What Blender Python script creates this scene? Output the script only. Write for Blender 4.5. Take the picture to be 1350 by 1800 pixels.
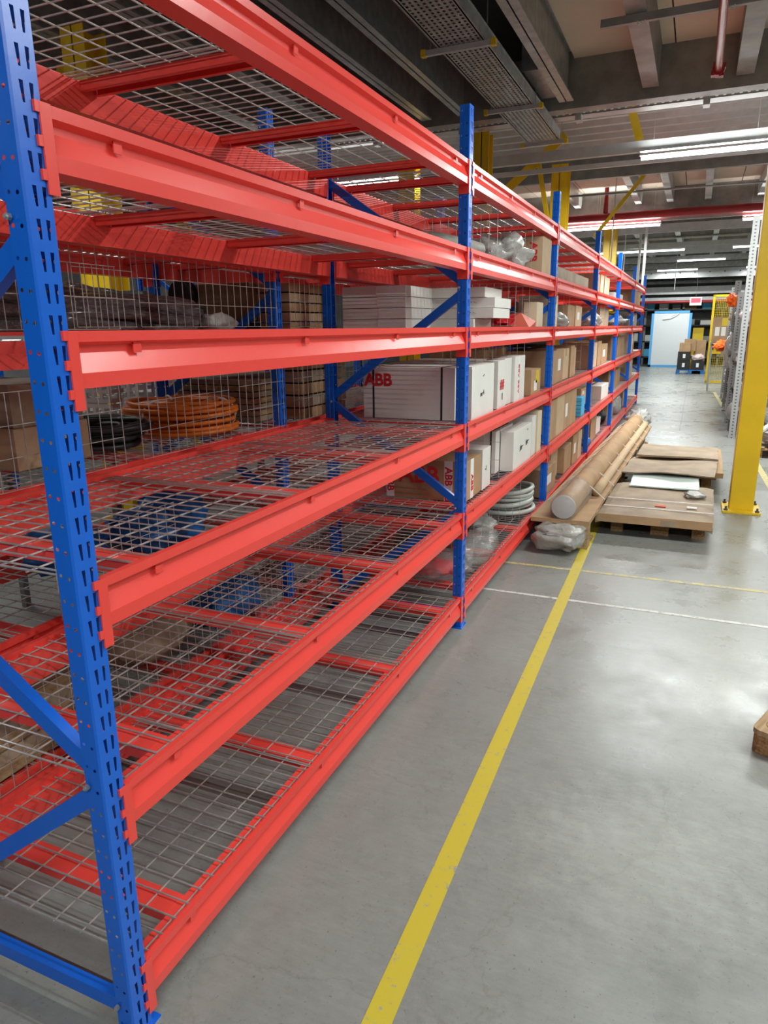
import bpy, math, random
from mathutils import Vector, Matrix, noise
random.seed(7)
S = bpy.context.scene
for o in list(bpy.data.objects): bpy.data.objects.remove(o)
COL = S.collection

# ------------------------------------------------------------------ camera
cam_d = bpy.data.cameras.new('camera'); cam = bpy.data.objects.new('camera', cam_d); COL.objects.link(cam)
R_ = Vector((0.91718, 0.39832, -0.01108)); U_ = Vector((-0.09142, 0.23741, 0.96710)); F_ = Vector((-0.38784, 0.88599, -0.25416))
cam.matrix_world = Matrix(((R_.x, U_.x, -F_.x, 1.1392), (R_.y, U_.y, -F_.y, -0.9609), (R_.z, U_.z, -F_.z, 1.7471), (0, 0, 0, 1)))
cam_d.sensor_fit = 'VERTICAL'; cam_d.sensor_height = 36; cam_d.lens = 1225.77 * 36 / 1800
cam_d.clip_start = 0.02; cam_d.clip_end = 200
S.camera = cam

# ------------------------------------------------------------------ world, exposure
w = bpy.data.worlds.new('world'); S.world = w; w.use_nodes = True
w.node_tree.nodes['Background'].inputs[0].default_value = (0.75, 0.85, 1, 1)
w.node_tree.nodes['Background'].inputs[1].default_value = 0.6
S.view_settings.view_transform = 'Standard'; S.view_settings.look = 'None'
S.view_settings.gamma = 1; S.view_settings.use_curve_mapping = False
S.view_settings.exposure = 0.0
TUBE_POWER = 88        # watts of one fluorescent fitting
# fittings: (x centre, y, z, number of 1.5 m tubes in line)
FITTINGS = [(1.0, 9.6, 3.9), (2.55, 9.6, 3.9), (3.6, 2.9, 3.95), (6.5, 2.9, 3.95), (2.05, 2.9, 3.95), (2.9, -2.6, 3.9), (1.35, -2.6, 3.9), (6.0, -2.6, 3.9),
            (-3.6, 2.4, 3.9), (-5.6, 2.4, 3.9), (-3.6, 9.6, 3.9), (-5.6, 9.6, 3.9), (5.2, 3.0, 3.9), (5.2, 9.6, 3.9), (-5.6, -2.6, 3.9),
            (-1.7, 16.4, 3.9), (-0.55, 16.4, 3.9), (2.55, 16.4, 3.9), (-1.3, 22.3, 3.9), (-0.15, 22.3, 3.9), (2.6, 22.3, 3.9), (1.05, 26.2, 3.9),
            (4.5, 18.0, 3.9), (-4.5, 18.0, 3.9), (-4.5, 25.0, 3.9), (0.2, 30.6, 3.9), (3.4, 30.6, 3.9)]

# ------------------------------------------------------------------ materials
MATS = {}
def mat(name, col, rough=0.5, metal=0.0, var=0.0, scale=8.0, bump=0.0, bscale=60.0, spec=0.5, coat=0.0, emit=0.0, trans=0.0, alpha=1.0, col2=None, stretch=None):
    m = bpy.data.materials.new(name); m.use_nodes = True; nt = m.node_tree; b = nt.nodes['Principled BSDF']
    b.inputs['Base Color'].default_value = (*col, 1); b.inputs['Roughness'].default_value = rough; b.inputs['Metallic'].default_value = metal
    b.inputs['Specular IOR Level'].default_value = spec; b.inputs['Coat Weight'].default_value = coat; b.inputs['Coat Roughness'].default_value = 0.12
    b.inputs['Transmission Weight'].default_value = trans; b.inputs['Alpha'].default_value = alpha
    tc = nt.nodes.new('ShaderNodeTexCoord'); src = tc.outputs['Object']
    if stretch:
        mp = nt.nodes.new('ShaderNodeMapping'); mp.inputs['Scale'].default_value = stretch; nt.links.new(src, mp.inputs[0]); src = mp.outputs[0]
    if var > 0 or col2:
        n = nt.nodes.new('ShaderNodeTexNoise'); n.inputs['Scale'].default_value = scale; n.inputs['Detail'].default_value = 5
        nt.links.new(src, n.inputs['Vector'])
        r = nt.nodes.new('ShaderNodeValToRGB'); r.color_ramp.elements[0].position = 0.35; r.color_ramp.elements[1].position = 0.68
        c2 = col2 or tuple(c * (1 - var) for c in col)
        r.color_ramp.elements[0].color = (*c2, 1); r.color_ramp.elements[1].color = (*col, 1)
        nt.links.new(n.outputs['Fac'], r.inputs[0]); nt.links.new(r.outputs[0], b.inputs['Base Color'])
    if bump > 0:
        n2 = nt.nodes.new('ShaderNodeTexNoise'); n2.inputs['Scale'].default_value = bscale; n2.inputs['Detail'].default_value = 4
        nt.links.new(src, n2.inputs['Vector'])
        bp = nt.nodes.new('ShaderNodeBump'); bp.inputs['Strength'].default_value = bump; bp.inputs['Distance'].default_value = 0.01
        nt.links.new(n2.outputs['Fac'], bp.inputs['Height']); nt.links.new(bp.outputs[0], b.inputs['Normal'])
    if emit > 0:
        b.inputs['Emission Color'].default_value = (0.93, 0.97, 1, 1); b.inputs['Emission Strength'].default_value = emit
    MATS[name] = m; return m
RED = mat('red_paint', (0.86, 0.07, 0.055), 0.3, bump=0.06, bscale=14, spec=0.42)
BLUE = mat('blue_paint', (0.002, 0.125, 0.66), 0.3, bump=0.05, bscale=20)
ZINC = mat('zinc_wire', (0.62, 0.61, 0.58), 0.32, 0.5, var=0.2, scale=30)
GALV = mat('galvanised_steel', (0.5, 0.51, 0.5), 0.42, 0.6, var=0.3, scale=9)
GALVD = mat('dull_galvanised_beam', (0.34, 0.34, 0.32), 0.5, 0.4, var=0.3, scale=5)
LIGHTST = mat('light_grey_channel', (0.55, 0.56, 0.56), 0.45, 0.3, var=0.15, scale=6)
YEL = mat('yellow_paint', (0.8, 0.53, 0.012), 0.38, var=0.12, scale=3)
YELD = mat('yellow_enamel', (0.7, 0.5, 0.02), 0.5)
CARD = mat('brown_cardboard', (0.46, 0.29, 0.155), 0.8, var=0.2, scale=5, bump=0.05)
CARD2 = mat('pale_cardboard', (0.58, 0.42, 0.26), 0.8, var=0.15, scale=6)
CARD3 = mat('worn_cardboard', (0.42, 0.325, 0.225), 0.7, var=0.35, scale=4, bump=0.35, bscale=14)
CARDD = mat('dark_cardboard', (0.25, 0.15, 0.07), 0.85, var=0.3, scale=5)
WHITEC = mat('white_carton', (0.74, 0.73, 0.69), 0.7, var=0.06, scale=5)
CREAM = mat('cream_carton', (0.72, 0.62, 0.44), 0.75, var=0.1, scale=5)
WOOD = mat('pallet_wood', (0.5, 0.33, 0.17), 0.75, var=0.45, scale=5, bump=0.3, bscale=25, stretch=(8, 1, 8))
WOODE = mat('pressed_wood_block', (0.42, 0.24, 0.1), 0.85, col2=(0.2, 0.1, 0.04), scale=70, bump=0.5, bscale=80)
BLACK = mat('black_plastic', (0.012, 0.012, 0.013), 0.45)
RUB = mat('black_cable_sheath', (0.03, 0.032, 0.033), 0.45, var=0.4, scale=12)
ORANGE = mat('orange_cable_sheath', (0.8, 0.2, 0.02), 0.45, var=0.2, scale=9)
GHOSE = mat('pale_grey_hose_skin', (0.5, 0.54, 0.5), 0.4)
TAPE = mat('clear_brown_tape', (0.5, 0.38, 0.24), 0.25)
TAPEW = mat('white_tape', (0.8, 0.79, 0.77), 0.5)
INKR = mat('red_print', (0.62, 0.02, 0.03), 0.6)
INKK = mat('black_print', (0.02, 0.02, 0.02), 0.6)
LABEL = mat('white_label', (0.8, 0.8, 0.78), 0.6)
BLUEF = mat('blue_polythene', (0.02, 0.17, 0.5), 0.35, var=0.5, scale=7, bump=0.5, bscale=12)
FILM = mat('clear_stretch_film', (0.8, 0.82, 0.8), 0.14, trans=0.6, alpha=0.3, bump=0.9, bscale=22)
FILMW = mat('bunched_stretch_film', (0.66, 0.66, 0.62), 0.2, trans=0.25, alpha=0.85, bump=1.0, bscale=26, var=0.3, scale=14)
DARKW = mat('dark_film_wrap', (0.2, 0.19, 0.185), 0.14, bump=1.0, bscale=30, var=0.6, scale=14, stretch=(4, 1, 4), coat=0.6)
FOAM = mat('grey_foam_wrap', (0.35, 0.35, 0.31), 0.6, bump=0.8, bscale=14, var=0.4, scale=8)
PANEL = mat('beige_board', (0.68, 0.56, 0.45), 0.8, var=0.08, scale=2)
DARKCEIL = mat('black_ceiling', (0.018, 0.018, 0.016), 0.85)
GREYW = mat('grey_wall', (0.36, 0.37, 0.38), 0.8, var=0.25, scale=1.5)
DARKG = mat('dark_grey_steel', (0.09, 0.095, 0.1), 0.5, var=0.3, scale=3)
MIDG = mat('mid_grey_steel', (0.26, 0.27, 0.27), 0.5, 0.2, var=0.2, scale=4)
DRED = mat('dark_red_pipe', (0.36, 0.025, 0.03), 0.35)
CABR = mat('red_cable_sheath', (0.5, 0.03, 0.04), 0.5)
PIPEP = mat('pinkish_red_pipe', (0.5, 0.09, 0.06), 0.25, spec=0.7)
DIFF = mat('lit_diffuser', (1, 1, 1), 0.5, emit=7)
BLUET = mat('light_blue_edging', (0.1, 0.4, 0.8), 0.5)
PANELW = mat('pale_board', (0.68, 0.71, 0.74), 0.45)
ORV = mat('hi_vis_orange', (1.0, 0.16, 0.01), 0.6, bump=0.5, bscale=14)
GRYP = mat('grey_enamel', (0.3, 0.31, 0.31), 0.3)
CYAN = mat('cyan_plastic', (0.08, 0.45, 0.75), 0.5)
STEELW = mat('white_steel', (0.72, 0.72, 0.7), 0.4, 0.1, var=0.12, scale=20)
MINT = mat('pale_glass_green_sheet', (0.5, 0.6, 0.56), 0.15)

def floor_mat():
    m = bpy.data.materials.new('polished_concrete'); m.use_nodes = True; nt = m.node_tree; N = nt.nodes; L = nt.links; b = N['Principled BSDF']
    tc = N.new('ShaderNodeTexCoord')
    def nz(s, d, r=0.6, st=None):
        n = N.new('ShaderNodeTexNoise'); n.inputs['Scale'].default_value = s; n.inputs['Detail'].default_value = d; n.inputs['Roughness'].default_value = r
        if st:
            mp = N.new('ShaderNodeMapping'); mp.inputs['Scale'].default_value = st; mp.inputs['Rotation'].default_value = (0, 0, 0.5); L.new(tc.outputs['Object'], mp.inputs[0]); L.new(mp.outputs[0], n.inputs[0])
        else: L.new(tc.outputs['Object'], n.inputs[0])
        return n
    def ramp(src, stops):
        r = N.new('ShaderNodeValToRGB'); e = r.color_ramp.elements
        e[0].position, e[0].color = stops[0][0], (*stops[0][1], 1); e[1].position, e[1].color = stops[1][0], (*stops[1][1], 1)
        for p, c in stops[2:]:
            q = e.new(p); q.color = (*c, 1)
        L.new(src, r.inputs[0]); return r
    def mul(a, c, f=1.0):
        x = N.new('ShaderNodeMix'); x.data_type = 'RGBA'; x.blend_type = 'MULTIPLY'; x.inputs[0].default_value = f; L.new(a, x.inputs[6]); L.new(c, x.inputs[7]); return x.outputs[2]
    a = ramp(nz(1.1, 6).outputs[0], [(0.25, (0.25, 0.262, 0.25)), (0.75, (0.32, 0.333, 0.318))])
    c = ramp(nz(14, 8, 0.7).outputs[0], [(0.3, (0.86, 0.86, 0.85)), (0.72, (1, 1, 1))])
    d = ramp(nz(75, 3).outputs[0], [(0.27, (0.6, 0.58, 0.55)), (0.36, (1, 1, 1))])
    e = ramp(nz(9, 9, 0.75, (1, 6, 1)).outputs[0], [(0.3, (0.86, 0.86, 0.85)), (0.65, (1, 1, 1))])
    out = mul(mul(mul(a.outputs[0], c.outputs[0]), d.outputs[0]), e.outputs[0])
    # hairline scratches and cracks
    vo = N.new('ShaderNodeTexVoronoi'); vo.feature = 'DISTANCE_TO_EDGE'; vo.inputs['Scale'].default_value = 1.7
    nn = nz(3.0, 5); ad = N.new('ShaderNodeMix'); ad.data_type = 'VECTOR'; ad.inputs[0].default_value = 0.25
    L.new(tc.outputs['Object'], ad.inputs[4]); L.new(nn.outputs[1], ad.inputs[5]); L.new(ad.outputs[1], vo.inputs[0])
    cr = ramp(vo.outputs[0], [(0.0, (0.75, 0.73, 0.7)), (0.006, (1, 1, 1))])
    out = mul(out, cr.outputs[0], 0.45)
    # pale noise-edged patch in the aisle and dark scuffs
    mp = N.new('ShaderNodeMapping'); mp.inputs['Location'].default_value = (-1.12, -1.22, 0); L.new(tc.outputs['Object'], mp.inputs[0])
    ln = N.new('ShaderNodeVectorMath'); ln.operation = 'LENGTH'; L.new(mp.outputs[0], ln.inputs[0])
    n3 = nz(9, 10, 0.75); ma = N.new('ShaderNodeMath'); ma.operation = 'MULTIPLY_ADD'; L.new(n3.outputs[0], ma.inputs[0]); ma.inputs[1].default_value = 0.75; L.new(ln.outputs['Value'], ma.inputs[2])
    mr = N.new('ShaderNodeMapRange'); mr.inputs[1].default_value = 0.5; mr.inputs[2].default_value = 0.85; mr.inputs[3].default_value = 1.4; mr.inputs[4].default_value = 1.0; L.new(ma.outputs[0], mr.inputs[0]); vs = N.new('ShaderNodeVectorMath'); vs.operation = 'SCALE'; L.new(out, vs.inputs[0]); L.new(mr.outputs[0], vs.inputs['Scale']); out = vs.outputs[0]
    sc = ramp(nz(26, 10, 0.8, (1, 5, 1)).outputs[0], [(0.33, (0.5, 0.5, 0.5)), (0.40, (1, 1, 1))]); out = mul(out, sc.outputs[0], 0.35)
    sc2 = ramp(nz(40, 10, 0.85).outputs[0], [(0.36, (0.62, 0.62, 0.62)), (0.46, (1, 1, 1))]); out = mul(out, sc2.outputs[0], 0.4)
    L.new(out, b.inputs['Base Color'])
    rr = N.new('ShaderNodeMapRange'); rr.inputs[1].default_value = 0.3; rr.inputs[2].default_value = 0.7; rr.inputs[3].default_value = 0.2; rr.inputs[4].default_value = 0.42
    L.new(nz(2.2, 6).outputs[0], rr.inputs[0]); L.new(rr.outputs[0], b.inputs['Roughness'])
    bp = N.new('ShaderNodeBump'); bp.inputs['Strength'].default_value = 0.12; bp.inputs['Distance'].default_value = 0.004
    L.new(nz(20, 8, 0.7).outputs[0], bp.inputs['Height']); L.new(bp.outputs[0], b.inputs['Normal'])
    return m
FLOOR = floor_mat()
def line_mat(name, col, under=(0.29, 0.3, 0.29), thr=0.42):
    m = mat(name, col, 0.5, col2=under, scale=26); 
    for n in m.node_tree.nodes:
        if n.type == 'VALTORGB': n.color_ramp.elements[0].position = thr - 0.06; n.color_ramp.elements[1].position = thr
        if n.type == 'TEX_NOISE': n.inputs['Detail'].default_value = 8; n.inputs['Roughness'].default_value = 0.75
    return m
LY = line_mat('worn_yellow_line_paint', (0.56, 0.45, 0.035), thr=0.42)
LY2 = line_mat('faded_yellow_line_paint', (0.55, 0.47, 0.16), thr=0.5)
LW = line_mat('worn_white_line_paint', (0.62, 0.61, 0.57), thr=0.47)

# ------------------------------------------------------------------ mesh collector
class M:
    def __init__(s): s.v = []; s.f = []; s.mi = []; s.mats = []; s.cur = 0; s.smooth = False
    def mat(s, m):
        if m not in s.mats: s.mats.append(m)
        s.cur = s.mats.index(m); return s
    def add(s, vs, fs):
        n = len(s.v); s.v += [tuple(v) for v in vs]; s.f += [tuple(i + n for i in f) for f in fs]; s.mi += [s.cur] * len(fs); return s
    def box(s, x0, x1, y0, y1, z0, z1, rz=0.0):
        c = ((x0 + x1) / 2, (y0 + y1) / 2)
        vs = [(x, y, z) for z in (z0, z1) for x, y in ((x0, y0), (x1, y0), (x1, y1), (x0, y1))]
        if rz:
            ca, sa = math.cos(rz), math.sin(rz); vs = [(c[0] + (x - c[0]) * ca - (y - c[1]) * sa, c[1] + (x - c[0]) * sa + (y - c[1]) * ca, z) for x, y, z in vs]
        return s.add(vs, [(3, 2, 1, 0), (4, 5, 6, 7), (0, 1, 5, 4), (1, 2, 6, 5), (2, 3, 7, 6), (3, 0, 4, 7)])
    def prism(s, prof, axis, a, b):
        """closed 2-D profile swept along axis from a to b.  profile coords are the two other axes in xyz order"""
        n = len(prof); put = {'x': lambda p, t: (t, p[0], p[1]), 'y': lambda p, t: (p[0], t, p[1]), 'z': lambda p, t: (p[0], p[1], t)}[axis]
        ar = sum(prof[i][0] * prof[(i + 1) % n][1] - prof[(i + 1) % n][0] * prof[i][1] for i in range(n))
        if (ar < 0) != (axis == 'y'): prof = prof[::-1]
        vs = [put(p, a) for p in prof] + [put(p, b) for p in prof]
        fs = [(i, (i + 1) % n, n + (i + 1) % n, n + i) for i in range(n)] + [tuple(range(n))[::-1], tuple(range(n, 2 * n))]
        return s.add(vs, fs)
    def sheet(s, pts, th, axis, a, b):
        """folded sheet metal: open polyline with thickness, swept along axis"""
        L, Rr = [], []
        for i, p in enumerate(pts):
            p = Vector(p); d0 = (p - Vector(pts[i - 1])).normalized() if i else None
            d1 = (Vector(pts[i + 1]) - p).normalized() if i < len(pts) - 1 else None
            if d0 is None: d0 = d1
            if d1 is None: d1 = d0
            n0 = Vector((-d0.y, d0.x)); n1 = Vector((-d1.y, d1.x)); nn = (n0 + n1)
            nn = nn / max(0.3, nn.length_squared / 2) if nn.length > 1e-6 else n0
            L.append(p + nn * th / 2); Rr.append(p - nn * th / 2)
        poly = [tuple(q) for q in L] + [tuple(q) for q in Rr[::-1]]
        n = len(poly); h = len(pts); put = {'x': lambda p, t: (t, p[0], p[1]), 'y': lambda p, t: (p[0], t, p[1]), 'z': lambda p, t: (p[0], p[1], t)}[axis]
        vs = [put(p, a) for p in poly] + [put(p, b) for p in poly]
        fl = axis == 'y'
        fs = []
        for i in range(n):
            j = (i + 1) % n; f = (i, j, n + j, n + i); fs.append(f if fl else f[::-1])
        for i in range(h - 1):
            q = (i, i + 1, n - 2 - i, n - 1 - i); fs.append(q[::-1] if fl else q); q2 = tuple(k + n for k in q); fs.append(q2 if fl else q2[::-1])
        return s.add(vs, fs)
    def rod(s, p, q, r, n=6, caps=True, r2=None):
        p = Vector(p); q = Vector(q); d = (q - p).normalized(); u = d.orthogonal().normalized(); v = d.cross(u); r2 = r if r2 is None else r2
        vs = [p + (u * math.cos(2 * math.pi * k / n) + v * math.sin(2 * math.pi * k / n)) * r for k in range(n)] + [q + (u * math.cos(2 * math.pi * k / n) + v * math.sin(2 * math.pi * k / n)) * r2 for k in range(n)]
        fs = [(k, (k + 1) % n, n + (k + 1) % n, n + k) for k in range(n)]
        if caps: fs += [tuple(range(n))[::-1], tuple(range(n, 2 * n))]
        return s.add(vs, fs)
    def path(s, pts, r, n=6, closed=False, rfun=None):
        P = [Vector(p) for p in pts]; m = len(P); up = Vector((0.03, 0.02, 1)).normalized(); vs = []
        for i, p in enumerate(P):
            a = P[i - 1] if (i or closed) else p; b = P[(i + 1) % m] if (i < m - 1 or closed) else p
            d = (b - a).normalized(); u = d.cross(up); u = u.normalized() if u.length > 1e-3 else Vector((1, 0, 0)); v = u.cross(d); rr = rfun(i / (m - 1)) if rfun else r
            vs += [p + (u * math.cos(2 * math.pi * k / n) + v * math.sin(2 * math.pi * k / n)) * rr for k in range(n)]
        fs = []
        for i in range(m if closed else m - 1):
            j = (i + 1) % m
            fs += [(i * n + k, j * n + k, j * n + (k + 1) % n, i * n + (k + 1) % n) for k in range(n)]
        if not closed: fs += [tuple(range(n)), tuple(range((m - 1) * n, m * n))[::-1]]
        return s.add(vs, fs)
    def blob(s, c, r, amp=0.15, fr=2.5, seed=0, nu=26, nv=16, flat=0.75, sq=1.0):
        vs = []; c = Vector(c)
        for j in range(nv + 1):
            t = math.pi * j / nv
            for i in range(nu):
                a = 2 * math.pi * i / nu
                d = Vector((math.sin(t) * math.cos(a), math.sin(t) * math.sin(a), math.cos(t)))
                if sq != 1.0: d = Vector([math.copysign(abs(k) ** sq, k) for k in d])
                k = 1 + amp * noise.fractal(d * fr + Vector((seed * 7.1, seed, 0)), 0.8, 2.2, 4)
                p = Vector((d.x * r[0] * k, d.y * r[1] * k, d.z * r[2] * k)); p.z = max(p.z, -r[2] * flat)
                vs.append(c + p)
        fs = [(j * nu + i, (j + 1) * nu + i, (j + 1) * nu + (i + 1) % nu, j * nu + (i + 1) % nu) for j in range(nv) for i in range(nu)]
        return s.add(vs, fs)
    def mesh(s, name, m=None, smooth=None, bevel=0):
        me = bpy.data.meshes.new(name); me.from_pydata(s.v, [], s.f)
        if s.mats and len(s.mats) > 0:
            for mm in s.mats: me.materials.append(mm)
            for p, k in zip(me.polygons, s.mi): p.material_index = k
        else: me.materials.append(m)
        if smooth: me.shade_smooth()
        me.update(); return me
def put(name, me, parent=None, loc=(0, 0, 0), rot=(0, 0, 0), **kw):
    o = bpy.data.objects.new(name, me); COL.objects.link(o); o.location = loc; o.rotation_euler = rot
    if parent: o.parent = parent
    for k, v in kw.items():
        if v is not None: o[k] = v
    return o
def obj(name, mm, material=None, parent=None, loc=(0, 0, 0), rot=(0, 0, 0), smooth=False, bevel=0, **kw):
    o = put(name, mm.mesh(name, material, smooth), parent, loc, rot, **kw)
    if bevel:
        b = o.modifiers.new('b', 'BEVEL'); b.width = bevel; b.segments = 2; b.limit_method = 'ANGLE'
    return o
def thing(name, label, cat, loc=(0, 0, 0), rz=0, group=None):
    o = bpy.data.objects.new(name, None); COL.objects.link(o); o.location = loc; o.rotation_euler = (0, 0, rz); o.empty_display_size = 0.1
    o['label'] = label; o['category'] = cat
    if group: o['group'] = group
    return o
def text_mesh(txt, size, m, bold=0.0, ext=0.0006):
    cu = bpy.data.curves.new('t', 'FONT'); cu.body = txt; cu.size = size; cu.align_x = 'CENTER'; cu.align_y = 'CENTER'; cu.offset = bold; cu.extrude = ext; cu.resolution_u = 3
    to = bpy.data.objects.new('t', cu); COL.objects.link(to)
    me = bpy.data.meshes.new_from_object(to.evaluated_get(bpy.context.evaluated_depsgraph_get())); bpy.data.objects.remove(to); bpy.data.curves.remove(cu)
    me.materials.clear(); me.materials.append(m); return me
FRONT = (math.pi / 2, 0, 0)                 # text that faces -y
SIDE = (math.pi / 2, 0, math.pi / 2)        # text that faces +x

# ================================================================== the setting
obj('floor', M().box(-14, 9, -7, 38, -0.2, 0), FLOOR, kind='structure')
for n, b in (('wall_left', (-14.2, -14, -7, 38, 0, 6)), ('wall_right', (9, 9.2, -7, 38, 0, 6)), ('wall_back', (-14, 9, 38, 38.2, 0, 6)), ('wall_front', (-14, 9, -7.2, -7, 0, 6))):
    obj(n, M().box(*b), GREYW, kind='structure')
# ceiling: black soffit on the left, beige boards on the right, ribbed steel deck, then beige and grey
ceil = obj('ceiling', M().mat(DARKCEIL).box(-14, 9, -7, 8.1, 4.75, 4.95).mat(GREYW).box(-14, 9, 8.1, 38, 4.75, 4.95), kind='structure')
pm = M().box(0.008, 1.062, 0.008, 1.892, 0, 0.05).mesh('ceiling_panel', PANEL)
for i in range(8):
    for j in range(8):
        put('ceiling_panel', pm, ceil, (-0.42 + 1.07 * i, -6.99 + 1.9 * j - 0.02 * (i % 2), 4.68))
for i in range(-3, 7):
    for j in range(2):
        put('ceiling_panel', pm, ceil, (-0.42 + 1.07 * i, 13.2 + 1.9 * j, 4.68))
for i in range(-3, 7):
    for j in range(8):
        put('ceiling_panel', pm, ceil, (-0.42 + 1.07 * i, 17.2 + 1.9 * j, 4.7))
# ribbed steel deck between the two girders (ribs run across the aisle)
dk = M()
for k in range(11):
    y = 8.75 + k * 0.4
    dk.sheet([(y, 4.66), (y + 0.24, 4.66), (y + 0.28, 4.58), (y + 0.36, 4.58), (y + 0.4, 4.66)], 0.004, 'x', -6, 8)
obj('ribbed_deck', dk, LIGHTST, ceil)
def ibeam(axis, c, a, b, z0, z1, fw, name, m, label=None, group=None, fz=0.02):
    mm = M()
    if axis == 'y':
        mm.box(c - fw / 2, c + fw / 2, a, b, z0, z0 + fz).box(c - fw / 2, c + fw / 2, a, b, z1 - fz, z1).box(c - 0.006, c + 0.006, a, b, z0, z1)
    else:
        mm.box(a, b, c - fw / 2, c + fw / 2, z0, z0 + fz).box(a, b, c - fw / 2, c + fw / 2, z1 - fz, z1).box(a, b, c - 0.006, c + 0.006, z0, z1)
    return mm
n = 0
def trim(mm, m, smooth=False):
    global n
    n += 1; return obj('trim_%d' % n, mm, m, kind='structure', smooth=smooth)
# joists under the beige boards (lipped channels, along the aisle)
for x in (0.44, 1.36, 2.5, 3.6, 4.8, 6.0, 7.2):
    trim(M().sheet([(x - 0.05, 4.62), (x - 0.085, 4.62), (x - 0.085, 4.27), (x + 0.075, 4.27), (x + 0.075, 4.66), (x + 0.03, 4.66)], 0.008, 'y', -6.9, 8.05), GALVD)
# long I-beams under the black soffit
for x, fw in ((-0.46, 0.16), (-1.68, 0.13), (-2.15, 0.13), (-2.75, 0.14), (-3.3, 0.14), (-4.2, 0.16), (-5.2, 0.16), (-6.3, 0.16), (-7.4, 0.16)):
    trim(ibeam('y', x, -6.9, 8.0, 4.22, 4.74, fw, '', GALV), GALV)
# girders across
trim(M().box(-13.9, 8.9, 8.1, 8.3, 4.17, 4.74), GALVD)
trim(M().box(-13.9, 8.9, 16.7, 16.9, 4.2, 4.74), GALVD)
trim(M().box(-13.9, 8.9, 13.0, 13.1, 4.3, 4.74), GALVD)
for y, z in ((20.0, 4.3), (23.6, 4.35), (27.4, 4.35)):
    trim(ibeam('x', y, -13.9, 8.9, z, 4.74, 0.2, '', GALVD), GALVD)
for x in (-1.6, -0.3, 0.35, 1.1, 2.1, 3.2):
    trim(M().sheet([(x - 0.04, 4.64), (x - 0.06, 4.64), (x - 0.06, 4.36), (x + 0.06, 4.36), (x + 0.06, 4.66)], 0.008, 'y', 13.2, 16.65), LIGHTST)
for x in (-2.0, -0.8, 0.35, 1.4, 2.5):
    trim(M().sheet([(x - 0.04, 4.64), (x - 0.07, 4.64), (x - 0.07, 4.4), (x + 0.07, 4.4), (x + 0.07, 4.66)], 0.008, 'y', 17.2, 32), STEELW)
# floor joints and painted lines
jt = M()
for y in (13.3, 19.5, 26.0): jt.box(-0.2, 6, y, y + 0.012, 0, 0.0015)
jt.box(1.02, 1.03, 12.0, 34, 0, 0.0015)
trim(jt, DARKG)
ly = M(); ly.add([(0.508, 0.0, 0.002), (0.583, 0.0, 0.002), (0.487, 5.6, 0.002), (0.415, 5.6, 0.002), (0.395, 7.2, 0.002), (0.465, 7.2, 0.002)], [(0, 1, 2, 3), (3, 2, 5, 4)])
ly.add([(0.575, -4.0, 0.002), (0.65, -4.0, 0.002), (0.583, 0.0, 0.002), (0.508, 0.0, 0.002)], [(0, 1, 2, 3)])
obj('floor_line', ly, LY, label='long yellow line painted on the floor along the aisle', category='floor marking')
obj('floor_line', M().add([(-0.3, 4.05, 0.0012), (4, 4.125, 0.0012), (4, 4.165, 0.0012), (-0.3, 4.09, 0.0012)], [(0, 1, 2, 3)]), LY2, label='thin faded yellow line painted across the aisle floor', category='floor marking')
obj('floor_line', M().add([(-0.3, 3.45, 0.0012), (4, 3.46, 0.0012), (4, 3.495, 0.0012), (-0.3, 3.48, 0.0012)], [(0, 1, 2, 3)]), LW, label='chipped white line painted across the aisle floor', category='floor marking')
obj('floor_line', M().add([(2.05, 6.2, 0.0012), (2.12, 6.2, 0.0012), (1.75, 20, 0.0012), (1.68, 20, 0.0012)], [(0, 1, 2, 3)]), LY2, label='faded yellow line on the floor by the grey posts', category='floor marking')

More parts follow.
